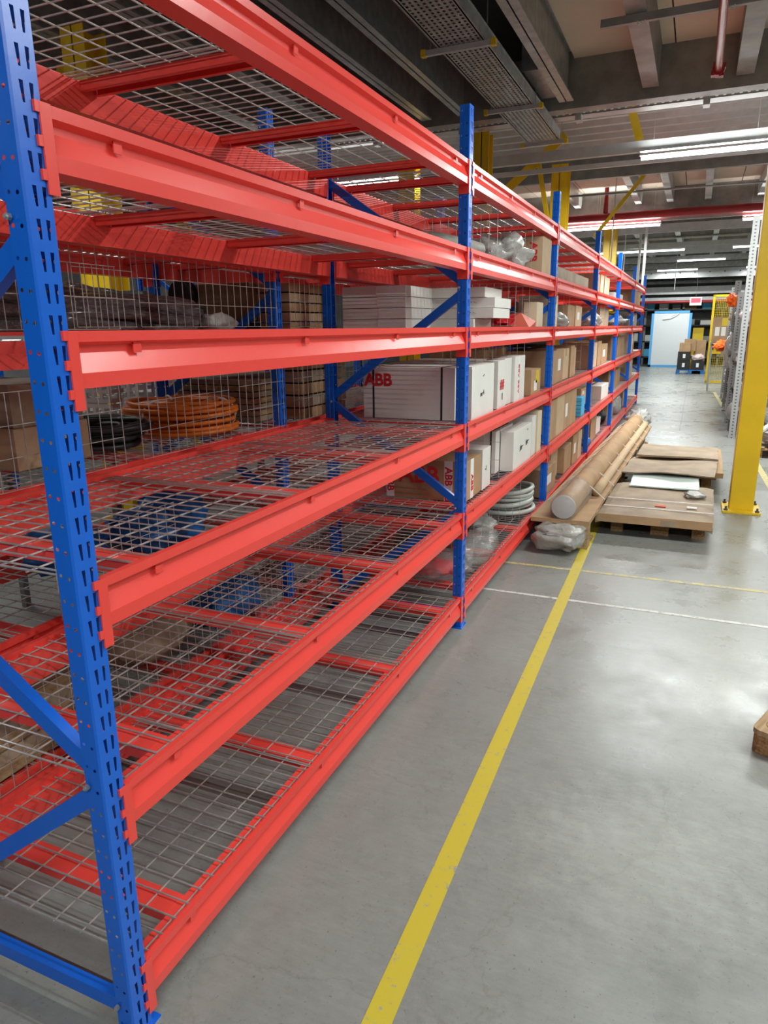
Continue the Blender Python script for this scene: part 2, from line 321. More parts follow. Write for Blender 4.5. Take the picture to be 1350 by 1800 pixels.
# ================================================================== pallet racks
HS = [0.198, 0.714, 1.228, 1.750, 2.155, 2.572]           # top of beam for each level, from the floor up
PITCH = 0.0575; PH = 2.85; D = 0.875
def post_mesh(sgn, holes=True):
    """sgn=+1: slotted face looks to +x at x=0, body goes back to -x;  y from 0 to 0.065"""
    mm = M(); N_ = int(PH / PITCH); z0 = 0.012
    Y = [0.004, 0.061]
    def P(x, y, z): return (x * sgn, y, z)
    def q(pts):
        return pts if sgn > 0 else pts[::-1]
    # front face with slanted slots, columns of quads
    for k in range(N_):
        b = k * PITCH + z0; zs0, zs1, ze = b + 0.006, b + 0.042, b + PITCH
        top = [(0.019, 0.028), (0.041, 0.050)]; bot = [(0.0225, 0.0275), (0.0415, 0.0465)]
        def col(a0, a1, c0, c1, za, zb):  # a: y at za (left,right), c: y at zb
            v = q([P(0, a0, za), P(0, a1, za), P(0, c1, zb), P(0, c0, zb)]); mm.add(v, [(0, 1, 2, 3)])
        e = [Y[0]] + [bot[0][0]]; 
        col(Y[0], Y[1], Y[0], Y[1], b, zs0) if False else None
        ys_b = [Y[0], bot[0][0], bot[0][1], bot[1][0], bot[1][1], Y[1]]; ys_t = [Y[0], top[0][0], top[0][1], top[1][0], top[1][1], Y[1]]
        for i in range(5):
            col(ys_b[i], ys_b[i + 1], ys_b[i], ys_b[i + 1], b, zs0)
            if i not in (1, 3): col(ys_b[i], ys_b[i + 1], ys_t[i], ys_t[i + 1], zs0, zs1)
            col(ys_t[i], ys_t[i + 1], ys_b[i], ys_b[i + 1], zs1, ze)
    # side webs: chamfer, first land with holes, step, second land with holes, lip
    for side in (0, 1):
        yo = (lambda t: t) if side == 0 else (lambda t: 0.065 - t)
        prof = [(0, 0.004), (-0.004, 0), (-0.030, 0), (-0.033, 0.004), (-0.055, 0.004), (-0.058, 0.012)]
        for i in range(len(prof) - 1):
            (xa, ya), (xb, yb) = prof[i], prof[i + 1]; ya = yo(ya); yb = yo(yb)
            if i in (1, 3) and holes:
                xc = (xa + xb) / 2; hr = 0.0042
                for k in range(N_):
                    b = k * PITCH + z0; zc = b + (0.028 if i == 1 else 0.031); e = b + PITCH
                    ring = [(xc + hr * math.cos(math.pi / 4 * t + math.pi / 8), zc + hr * math.sin(math.pi / 4 * t + math.pi / 8)) for t in range(8)]
                    v = [P(xa, ya, b), P(xb, ya, b), P(xb, ya, e), P(xa, ya, e)] + [P(a_, ya, c_) for a_, c_ in ring]
                    # corners: 0 (xa,b) right-bottom, 1 (xb,b), 2 (xb,e), 3 (xa,e); xa > xb
                    f = [(0, 11, 10, 9, 1), (1, 9, 8, 7, 2)[:0], ]
                    f = [(3, 4, 11, 0), (0, 11, 10, 9), (0, 9, 1), (1, 9, 8), (1, 8, 7, 2), (2, 7, 6, 5), (2, 5, 3), (3, 5, 4)]
                    mm.add(v, [g[::-1] if (side == 0) == (sgn > 0) else g for g in f])
            else:
                v = [P(xa, ya, z0), P(xb, yb, z0), P(xb, yb, z0 + N_ * PITCH), P(xa, ya, z0 + N_ * PITCH)]
                mm.add(v, [(0, 1, 2, 3) if (side == 0) == (sgn > 0) else (3, 2, 1, 0)])
    # small inner thickness strips for the near faces of the slots
    me = mm.mesh('upright_post', BLUE); return me
POST_F = post_mesh(1); POST_B = post_mesh(-1)
FOOT = M().box(-0.075, 0.008, -0.02, 0.085, 0, 0.005).box(-0.062, 0.0, 0.0, 0.065, 0.005, 0.012).mesh('foot_plate', BLUE)
BOLT = M().rod((0, 0, 0), (0, -0.008, 0), 0.007, 6).rod((0, -0.008, 0), (0, -0.012, 0), 0.004, 6).mesh('bolt', GALV)
BEAMP = [(0, 0), (0, -0.022), (-0.018, -0.030), (-0.018, -0.044), (0, -0.084), (0, -0.115), (-0.062, -0.115), (-0.068, -0.024), (-0.017, -0.024), (-0.017, 0)]
_bc = {}
def beam_mesh(L, sgn):
    k = (round(L, 3), sgn)
    if k not in _bc:
        _bc[k] = M().prism([(x * sgn, z) for x, z in BEAMP], 'y', 0, L).mesh('shelf_beam', RED)
    return _bc[k]
def conn_mesh(sgn, end):
    """end=0: left end, sits on the right edge of its post (y=0 is the beam end)"""
    e = 1 if end == 0 else -1; mm = M()
    def bx(x0, x1, y0, y1, z0, z1):
        if e < 0: y0, y1 = -y1, -y0
        if sgn < 0: x0, x1 = -x1, -x0
        mm.box(x0, x1, y0, y1, z0, z1)
    bx(0.001, 0.005, -0.016, 0.012, -0.158, 0.0)       # front plate
    for z in (0.0, -0.0575, -0.115): bx(0.0, 0.005, -0.027, -0.012, z - 0.019, z)
    for z in (0.0, -0.0575, -0.115): bx(-0.008, 0.004, -0.027, -0.024, z - 0.019, z)
    bx(-0.055, 0.001, -0.0035, 0.0005, -0.158, 0.0)    # side plate
    mm.mat(GALV)
    return mm
CONN = {}
for sg in (1, -1):
    for en in (0, 1):
        mm = M(); mm.mat(RED); e = 1 if en == 0 else -1
        def bx(x0, x1, y0, y1, z0, z1, mm=mm, e=e, sg=sg):
            if e < 0: y0, y1 = -y1, -y0
            if sg < 0: x0, x1 = -x1, -x0
            mm.box(x0, x1, y0, y1, z0, z1)
        bx(0.001, 0.005, -0.016, 0.010, -0.158, 0.0)
        for z in (0.0, -0.0575, -0.115):
            bx(0.001, 0.005, -0.026, -0.015, z - 0.019, z); bx(-0.008, 0.003, -0.0265, -0.0235, z - 0.019, z)
        bx(-0.055, 0.001, -0.0035, -0.0003, -0.158, 0.0)
        mm.mat(GALV); bx(-0.028, -0.02, -0.0055, -0.003, -0.150, -0.142)
        CONN[(sg, en)] = mm.mesh('end_connector', RED)
# support bar across the rack: top hat channel, plus the lug that shows in the beam's groove
SB = M().sheet([(-0.022, -0.050), (-0.036, -0.050), (-0.036, -0.0215), (0.036, -0.0215), (0.036, -0.050), (0.022, -0.050)], 0.0025, 'x', -D + 0.07, -0.07)
SB.box(-0.07, -0.0175, -0.036, 0.036, -0.0238, -0.0212).box(-D + 0.0175, -D + 0.07, -0.036, 0.036, -0.0238, -0.0212)
SB.box(-0.0175, -0.006, -0.012, 0.012, -0.030, -0.024).box(-0.009, -0.006, -0.012, 0.012, -0.048, -0.024)
SBM = SB.mesh('support_bar', RED)
def brace_obj(par, p, q, y):
    p = Vector((p[0], y, p[1])); q = Vector((q[0], y, q[1])); d = q - p; L = d.length
    mm = M(); mm.sheet([(0.0125, -0.02), (-0.0125, -0.02), (-0.0125, 0.02), (0.0125, 0.02)], 0.003, 'x', 0, L)
    o = obj('brace', mm, BLUE, par, p); o.rotation_euler = (0, -math.atan2(d.z, d.x), 0)
def rack(x0, edges, label, levels, group=None, deck_name=None, lights=True, skip=()):
    """x0: front face; rack goes back to x0-D.  edges: far edge (y) of every post"""
    r = thing('pallet_rack', label, 'rack', (x0, 0, 0), 0, group)
    for e in edges:
        for sg, px, me in ((1, 0, POST_F), (-1, -D, POST_B)):
            p = put('upright_post', me, r, (px, e - 0.065, 0)); put('foot_plate', FOOT, p, (0, 0, 0) if sg > 0 else (0, 0, 0), (0, 0, 0) if sg > 0 else (0, 0, 0))
            if sg < 0: p.children[0].scale = (-1, 1, 1)
            for zb in ((0.1, 0.74, 1.955) if sg > 0 else (0.1, 1.33, 2.56)):
                put('bolt', BOLT, p, (-0.045 * sg, 0, zb))
        yb = e - 0.0325; xf, xr = -0.03, -D + 0.03
        for a, b in (((xf, 0.075), (xr, 0.075)), ((xr, 0.1), (xf, 0.72)), ((xf, 0.76), (xr, 1.32)), ((xr, 1.35), (xf, 1.93)), ((xf, 1.98), (xr, 2.55))):
            brace_obj(r, a, b, yb)
    for i in range(len(edges) - 1):
        ya, yb = edges[i] + 0.004, edges[i + 1] - 0.065 - 0.004; L = yb - ya
        for z in levels:
            for sg, px in ((1, 0), (-1, -D)):
                b = put('shelf_beam', beam_mesh(L, sg), r, (px, ya, z))
                put('end_connector', CONN[(sg, 0)], b, (0, 0, 0)); put('end_connector', CONN[(sg, 1)], b, (0, L, 0))
            for k in range(4):
                put('support_bar', SBM, r, (0, edges[i] + 0.19 + k * (L - 0.37) / 3, z))
    return r
EDG = [0.1, 2.84, 5.40, 8.14, 10.85, 13.65, 16.45]
EB = [-0.285, 2.455, 5.2, 7.95]
rack(0, EDG, 'long blue and red pallet rack lining the left of the aisle', HS)
rack(-0.95, EB, 'blue and red rack standing back to back behind the aisle rack', HS)
rack(-4.3, [0.6, 3.34, 6.08, 8.8], 'far blue and red rack seen through the shelves at the left', [1.0, 2.1])

# wire decks lying on the beams
_dc = {}
def deck_mesh(w):
    k = round(w, 3)
    if k not in _dc:
        mm = M(); r = 0.0026; zx, zy = -0.0135, -0.0135 - 2 * r + 0.0005
        ys = [0.005, 0.027]; y = 0.027
        while y + 0.0555 < w - 0.02: y += 0.0555; ys.append(y)
        ys.append(w - 0.005)
        for y in ys: mm.rod((-0.0215, y, zx), (-D + 0.0215, y, zx), r)
        for i in range(9): x = -0.04 - i * (D - 0.08) / 8; mm.rod((x, 0.002, zy), (x, w - 0.002, zy), r)
        _dc[k] = mm.mesh('wire_deck', ZINC, smooth=False)
    return _dc[k]
LV = ['bottom', 'second lowest', 'third', 'fourth', 'fifth', 'topmost']
BN = ['nearest', 'second', 'third', 'fourth', 'fifth', 'farthest']
PN = ['near', 'middle', 'far']
def decks(x0, edges, rackname, tag):
    for i in range(len(edges) - 1):
        ya, yb = edges[i] + 0.008, edges[i + 1] - 0.065 - 0.008; w = (yb - ya) / 3
        for j, z in enumerate(HS):
            for k in range(3):
                put('wire_deck', deck_mesh(w), None, (x0, ya + k * w, z), label='galvanised wire deck on the %s level of the %s bay, %s panel, %s' % (LV[j], BN[i], PN[k], rackname), category='wire deck', group='wire mesh decks on the ' + tag)
decks(0, EDG, 'aisle rack', 'aisle rack'); decks(-0.95, EB, 'rack behind', 'rack behind')

# hanging mesh panels
def grid(name, label, x, y0, y1, z0, z1, axis='y', sp=0.0555, hs=0.112, group=None, r=0.0017):
    mm = M(); L = y1 - y0; H = z1 - z0; nv = max(1, round(L / sp)); nh = max(1, round(H / hs))
    for i in range(nv + 1):
        t = i * L / nv; mm.rod((0, t, 0), (0, t, H), r, 5)
    for i in range(nh + 1): mm.rod((2 * r, 0, i * H / nh), (2 * r, L, i * H / nh), r, 5)
    o = obj(name, mm, ZINC, None, (x, y0, z0), label=label, category='mesh panel', group=group or 'wire mesh panels between the racks')
    if axis == 'x': o.rotation_euler = (0, 0, math.pi / 2)
    return o
G = 'wire_screen'
for y0, y1, z0, z1, l in ((0.14, 1.19, 1.757, 1.985, 'low mesh panel behind the nearest bay, in front of the dark wrapped bundles'),
                          (0.14, 1.15, 1.236, 1.56, 'mesh panel in front of the black cable coil behind the nearest bay'),
                          (1.25, 1.86, 1.236, 1.585, 'mesh panel in front of the orange cable coil'),
                          (1.95, 2.36, 1.236, 1.6, 'narrow mesh panel in front of the brown slatted stack'),
                          (0.75, 1.4, 0.722, 1.02, 'mesh panel in front of the blue bags'),
                          (0.12, 1.2, 0.206, 0.62, 'mesh panel in front of the brown paper bundle low down'),
                          (1.3, 2.7, 0.206, 0.6, 'mesh panel behind the nearest bay at floor level, far half')):
    grid(G, l, -0.908, y0, y1, z0, z1)
for y0, y1, z0, z1, l in ((1.0, 1.3, 1.765, 2.08, 'tall mesh panel behind the wrapped bundles'),
                          (1.33, 2.36, 1.765, 2.05, 'mesh panel before the long brown crate'),
                          (2.5, 3.6, 1.765, 2.03, 'mesh panel on the stacked brown boxes past the frame, upper'),
                          (2.5, 3.6, 1.24, 1.6, 'mesh panel on the stacked brown boxes past the frame, lower'),
                          (3.7, 5.1, 2.2, 2.5, 'mesh panel behind the plastic bags on the fifth level'),
                          (3.7, 5.1, 1.765, 2.1, 'mesh panel behind the white trays on the fourth level')):
    grid(G, l, -0.925, y0, y1, z0, z1)
DG = 'wire mesh dividers across the aisle rack'
for k, (y, z0, z1, xa, xb, l) in enumerate(((3.6, 0.206, 0.6, -0.5, -0.06, 'mesh divider between the plastic bags and the grey hose'),
                        (3.78, 0.72, 1.1, -0.5, -0.05, 'mesh divider next to the large white cartons'),
                        (4.5, 0.206, 0.60, -0.45, -0.05, 'mesh divider right behind the grey hose'),
                        (3.56, 1.235, 1.63, -0.4, -0.06, 'mesh divider between the upright white cartons'),
                        (4.45, 1.235, 1.63, -0.6, -0.05, 'mesh divider before the small brown carton with the yellow sticker'),
                        (4.15, 1.757, 2.05, -0.7, -0.06, 'mesh divider beside the white flat boxes'),
                        (4.6, 1.757, 2.05, -0.7, -0.06, 'mesh divider beside the red packed goods'),
                        (3.75, 2.163, 2.5, -0.6, -0.1, 'mesh divider by the foam-wrapped roll'),
                        (4.62, 2.163, 2.5, -0.6, -0.06, 'mesh divider in front of the tall carton with red print'),
                        (6.4, 1.757, 2.05, -0.7, -0.05, 'mesh divider in the third bay, fourth level'),
                        (7.4, 1.235, 1.6, -0.7, -0.05, 'mesh divider in the third bay, third level'),
                        (7.2, 0.72, 1.1, -0.7, -0.05, 'mesh divider in the third bay, second level'),
                        (9.4, 1.757, 2.05, -0.7, -0.05, 'mesh divider in the fourth bay, fourth level'),
                        (9.2, 0.206, 0.6, -0.7, -0.05, 'mesh divider in the fourth bay, bottom level'),
                        (9.3, 2.163, 2.5, -0.7, -0.05, 'mesh divider in the fourth bay, fifth level'))):
    grid(G, l, xb, y, y + (xb - xa), z0, z1, 'x', group=DG)

# ================================================================== goods
def carton(x0, x1, y0, y1, z0, z1, m, label, rz=0, group=None, tape=None, marks=None, straps=(), name='carton', cat='box', flaps=True, lab=None):
    if -0.9 < x0 and -0.0225 < x1 < 0.02 and z0 > 0.1: x1 = -0.0225
    if x0 < 0 and y1 < 17:
        up = [q - 0.118 for q in HS if q > z0 + 0.1]
        if up and z0 > 0.15: z1 = min(z1, up[0])
    cx, cy = (x0 + x1) / 2, (y0 + y1) / 2; a, b, h = (x1 - x0) / 2, (y1 - y0) / 2, z1 - z0
    t = thing(name, label, cat, (cx, cy, z0), rz, group)
    mm = M(); mm.box(-a, a, -b, b, 0, h - 0.004 if flaps else h)
    if flaps:
        if a <= b: mm.box(-a, -0.0015, -b, b, h - 0.004, h).box(0.0015, a, -b, b, h - 0.004, h - 0.0005)
        else: mm.box(-a, a, -b, -0.0015, h - 0.004, h).box(-a, a, 0.0015, b, h - 0.004, h - 0.0005)
    obj('body', mm, m, t, bevel=0.003)
    tw = min(0.025, a * 0.3, b * 0.3)
    if tape:
        if a <= b: obj('tape', M().box(-tw, tw, -b - 0.0008, b + 0.0008, h * 0.99, h + 0.0012).box(-tw, tw, -b - 0.001, -b, h * 0.75, h).box(-tw, tw, b, b + 0.001, h * 0.75, h), tape, t)
        else: obj('tape', M().box(-a - 0.0008, a + 0.0008, -tw, tw, h * 0.99, h + 0.0012).box(a, a + 0.001, -tw, tw, h * 0.75, h).box(-a - 0.001, -a, -tw, tw, h * 0.75, h), tape, t)
    if lab:   # (face, u0,u1,v0,v1,material)
        for f, u0, u1, v0, v1, lm in lab:
            if f == 'f': obj('label', M().box(-a + u0 * 2 * a, -a + u1 * 2 * a, -b - 0.0015, -b, v0 * h, v1 * h), lm, t)
            else: obj('label', M().box(a, a + 0.0015, -b + u0 * 2 * b, -b + u1 * 2 * b, v0 * h, v1 * h), lm, t)
    for f, txt, u, v, sz, im, rr, bold in (marks or ()):
        me = text_mesh(txt, sz, im, bold)
        if f == 'f': put('lettering', me, t, (-a + u * 2 * a, -b - 0.0022, v * h), (math.pi / 2, -rr, 0) if not rr else Matrix.Rotation(math.pi / 2, 4, 'X').__matmul__(Matrix.Rotation(rr, 4, 'Z')).to_euler())
        else: put('lettering', me, t, (a + 0.0022, -b + u * 2 * b, v * h), (Matrix.Rotation(math.pi / 2, 4, 'Z') @ Matrix.Rotation(math.pi / 2, 4, 'X') @ Matrix.Rotation(rr, 4, 'Z')).to_euler())
    for s_ in straps:
        obj('strap', M().box(-a + s_ * 2 * a - 0.006, -a + s_ * 2 * a + 0.006, -b - 0.002, b + 0.002, -0.0005, h + 0.0015), BLACK, t)
    return t
L6, L5, L4, L3, L2, L1 = [z - 0.0085 for z in HS]
HP = math.pi / 2
# --- second bay, fourth level: flat white boxes
for k in range(4):
    z = L3 + k * 0.0635; o = (0, 0.006, -0.004, -0.01)[k]
    carton(-0.865, -0.625 + o, 3.02, 3.5, z, z + 0.061, WHITEC, 'flat white box in the left stack behind the frame, %s' % ('lowest', 'second from below', 'third from below', 'on top')[k], group='flat white boxes, left stack', name='flat_box')
    carton(-0.622 + o, -0.44, 3.0, 3.48, z, z + 0.061, WHITEC, 'flat white box in the short stack facing the aisle side, %s' % ('lowest', 'second from below', 'third from below', 'on top')[k], group='flat white boxes, middle stack', name='flat_box')
for k, (xa, xb, ya) in enumerate(((-0.60, -0.15, 3.42), (-0.50, -0.03, 3.44), (-0.51, -0.028, 3.46), (-0.66, -0.09, 3.45))):
    z = L3 + k * 0.0635
    carton(xa, xb, ya, ya + 0.42, z, z + 0.061, WHITEC, 'flat white box half behind the second blue upright, %s' % ('lowest', 'second from below', 'third from below', 'topmost, pushed to the left')[k], group='flat white boxes, right stack', name='flat_box', marks=[('f', '- -..', 0.72, 0.6, 0.03, INKK, 0, 0)] if k in (1, 2) else None)
# red goods and the small cream box on the same level
rd = M(); rd.blob((-0.28, 4.32, L3 + 0.05), (0.16, 0.2, 0.06), 0.5, 3, 3, flat=0.8)
obj('packed_goods', rd, INKR, smooth=False, label='crumpled red packaging beside the flat white boxes', category='packaging')
rp = M(); rp.add([(-0.34, 4.5, L3), (-0.03, 4.5, L3), (-0.05, 4.8, L3), (-0.3, 4.75, L3), (-0.3, 4.52, L3 + 0.04), (-0.1, 4.52, L3 + 0.11), (-0.03, 4.74, L3 + 0.05), (-0.2, 4.78, L3 + 0.12)], [(0, 1, 5, 4), (1, 2, 6, 5), (4, 5, 7), (5, 6, 7), (2, 3, 7, 6), (3, 0, 4, 7), (3, 2, 1, 0)])
obj('folded_card', rp, mat('salmon_card', (0.7, 0.16, 0.1), 0.6), label='folded salmon-red card lying before the cream box', category='packaging')
carton(-0.16, -0.05, 4.86, 5.1, L3, L3 + 0.2, CREAM, 'small upright cream box on the fourth shelf level', name='small_box')
# third level: long white carton and the upright ones
SCR = [('s', '~', 0.5, 0.8, 0.05, INKK, 0.4, 0), ('s', 'no 4', 0.45, 0.45, 0.045, INKK, 0.1, 0)]
carton(-0.705, -0.118, 2.96, 3.3, L4, L4 + 0.305, WHITEC, 'long white carton with red lettering and black straps', tape=TAPEW, marks=[('f', 'ABB', 0.17, 0.74, 0.1, INKR, 0, 0.004)], straps=(0.115, 0.86))
carton(-0.112, -0.03, 3.0, 3.5, L4, L4 + 0.31, WHITEC, 'upright white carton with black scribbles just behind the second upright', marks=SCR, lab=[('s', 0.0, 0.03, 0.05, 0.95, LABEL)])
carton(-0.13, -0.035, 3.62, 3.84, L4, L4 + 0.315, WHITEC, 'narrow white carton with a red scrawl', marks=[('s', '##', 0.5, 0.5, 0.09, INKR, 0, 0.002), ('s', '||', 0.55, 0.25, 0.05, INKK, 0, 0)])
carton(-0.14, -0.05, 3.86, 4.06, L4, L4 + 0.32, WHITEC, 'white carton between the red-scrawled and red-taped ones')
carton(-0.14, -0.03, 4.08, 4.4, L4, L4 + 0.325, WHITEC, 'white carton with a vertical red tape strip', lab=[('s', 0.3, 0.45, 0.0, 1.0, LABEL)], marks=[('s', 'ABB ABB', 0.38, 0.5, 0.055, INKR, HP, 0.001)])
carton(-0.26, -0.006, 4.62, 4.98, L4, L4 + 0.2, CARD, 'small brown carton with a yellow sticker at the shelf edge', tape=TAPE, lab=[('s', 0.45, 0.8, 0.45, 0.95, YELD), ('s', 0.3, 0.6, 0.15, 0.55, LABEL)])
carton(-0.8, -0.35, 4.4, 5.1, L4, L4 + 0.36, CARD, 'large brown carton deep on the shelf behind the mesh divider')
carton(-0.8, -0.3, 3.6, 4.3, L4, L4 + 0.3, WHITEC, 'white carton at the back behind the row of narrow ones')
# second lowest level
carton(-0.60, -0.075, 3.06, 3.4, L5, L5 + 0.25, CARD, 'brown carton with red lettering and printed white tape', lab=[('f', 0.0, 0.1, 0, 1, LABEL), ('f', 0.74, 0.84, 0, 1, LABEL), ('s', 0.3, 0.5, 0, 1, LABEL)],
       marks=[('f', 'ABB', 0.42, 0.6, 0.15, INKR, 0, 0.004), ('f', 'ABB', 0.05, 0.38, 0.065, INKR, -HP, 0.002), ('f', 'ABB', 0.79, 0.62, 0.065, INKR, -HP, 0.002), ('f', 'AB', 0.79, 0.15, 0.065, INKR, -HP, 0.002), ('s', 'ABB', 0.4, 0.4, 0.06, INKR, -HP, 0.002)])
carton(-0.45, -0.07, 3.42, 3.62, L5, L5 + 0.27, WHITEC, 'white carton right behind the brown one with printed tape', marks=[('s', '-1', 0.4, 0.5, 0.05, INKK, 0, 0)])
carton(-0.62, -0.13, 3.98, 4.5, L5, L5 + 0.31, WHITEC, 'large white carton deep on the second lowest level', straps=(0.93,))
carton(-0.124, -0.025, 4.1, 4.72, L5, L5 + 0.295, WHITEC, 'wide white carton with two black scribbles at the shelf edge', marks=[('s', '/m~', 0.42, 0.5, 0.07, INKK, 0.15, 0), ('s', 'fm~', 0.75, 0.55, 0.07, INKK, 0.15, 0), ('s', '**', 0.75, 0.85, 0.03, INKK, 0, 0)])
carton(-0.45, -0.03, 4.76, 4.92, L5, L5 + 0.33, WHITEC, 'white carton between the scribbled one and the beige one', tape=TAPEW)
carton(-0.4, -0.02, 4.95, 5.12, L5, L5 + 0.35, CREAM, 'beige carton before the third upright, second lowest level')
# bottom level: hose, bags
def coil(name, label, c, R, r, nl, h, m, group=None, cat='cable', ties=3, tiem=None, seed=1, spread=0.05):
    rnd = random.Random(seed); t = thing(name, label, cat, c, 0, group); mm = M()
    for k in range(nl):
        z = r + (k / max(1, nl - 1)) * (h - 2 * r) + rnd.uniform(-0.2, 0.2) * r; rr = R - rnd.uniform(0, spread); ox, oy = rnd.uniform(-1, 1) * spread * 0.35, rnd.uniform(-1, 1) * spread * 0.35; ph = rnd.uniform(0, 6)
        mm.path([(ox + rr * math.cos(a) * (1 + 0.02 * math.sin(2 * a + ph)), oy + rr * math.sin(a), max(r, z + 0.5 * r * math.sin(2 * a + ph))) for a in [2 * math.pi * i / 40 for i in range(40)]], r, 7, True)
    obj('loops', mm, m, t, smooth=True)
    for k in range(ties):
        a = -1.6 + k * 2.1; tm = M()
        cc = Vector(((R - spread / 2) * math.cos(a), (R - spread / 2) * math.sin(a), h / 2)); d = Vector((math.cos(a), math.sin(a), 0))
        tm.path([cc + d * (spread * 0.5 + r * 1.2) * math.cos(b) + Vector((0, 0, 1)) * (h / 2 + r * 0.3) * math.sin(b) for b in [2 * math.pi * i / 16 for i in range(16)]], 0.006, 5, True)
        obj('tie', tm, tiem or TAPEW, t)
    return t
coil('hose_coil', 'coil of thick pale grey hose on the bottom shelf of the second bay', (-0.3, 4.98, L6), 0.27, 0.021, 6, 0.22, GHOSE, cat='hose', ties=0, seed=4, spread=0.06)
def bag(name, label, c, r, m, seed, amp=0.35, fill=None, group=None, cat='bag', flat=0.8, fr=2.0):
    t = thing(name, label, cat, (c[0], c[1], c[2]), 0, group)
    obj('film', M().blob((0, 0, r[2] * flat), r, amp, fr, seed, flat=flat), m, t, smooth=True)
    if fill: obj('contents', M().blob((0, 0, r[2] * flat * 0.8), (r[0] * 0.6, r[1] * 0.6, r[2] * 0.5), 0.5, 4, seed + 5, flat=0.8), fill, t, smooth=True)
    return t
bag('plastic_bag', 'clear plastic bag with reddish parts left of the second upright on the bottom shelf', (-0.28, 3.12, L6), (0.22, 0.2, 0.08), FILM, 2, fill=INKR)
bag('plastic_bag', 'clear plastic bag lying right of the second upright on the bottom shelf', (-0.13, 3.6, L6), (0.12, 0.3, 0.09), FILM, 3, fill=None)
bag('plastic_bag', 'small shiny grey bag in front of the grey hose', (-0.3, 4.2, L6), (0.12, 0.16, 0.07), FILMW, 5, fill=BLACK)
bag('plastic_bag', 'bundle of dark parts in film deep on the bottom shelf', (-0.55, 3.7, L6), (0.2, 0.3, 0.1), DARKW, 6)
# fifth level, second bay
ro = M().path([(-0.75, 2.98, L2 + 0.07), (-0.5, 3.05, L2 + 0.08), (-0.3, 3.2, L2 + 0.075), (-0.18, 3.38, L2 + 0.07), (-0.15, 3.5, L2 + 0.065)], 0.07, 12, rfun=lambda t: 0.072 * (1 + 0.12 * math.sin(t * 31)) * (0.7 + 0.3 * math.sin(math.pi * min(1, t + 0.15))))
obj('wrapped_roll', ro, FOAM, smooth=True, label='grey foam-wrapped roll bending past the second upright on the fifth level', category='packaging')
bag('plastic_bag', 'big translucent plastic bag on the fifth level', (-0.2, 4.3, L2), (0.17, 0.36, 0.13), FILMW, 11, amp=0.5)
bag('plastic_bag', 'smaller translucent bag before the big one on the fifth level', (-0.2, 3.76, L2), (0.13, 0.18, 0.09), FILM, 12, amp=0.5)
carton(-0.17, -0.02, 4.84, 5.2, L2, L2 + 0.285, CARD2, 'tall pale brown carton with red vertical lettering on the fifth level', marks=[('f', 'ABB', 0.5, 0.6, 0.08, INKR, -HP, 0.003)])
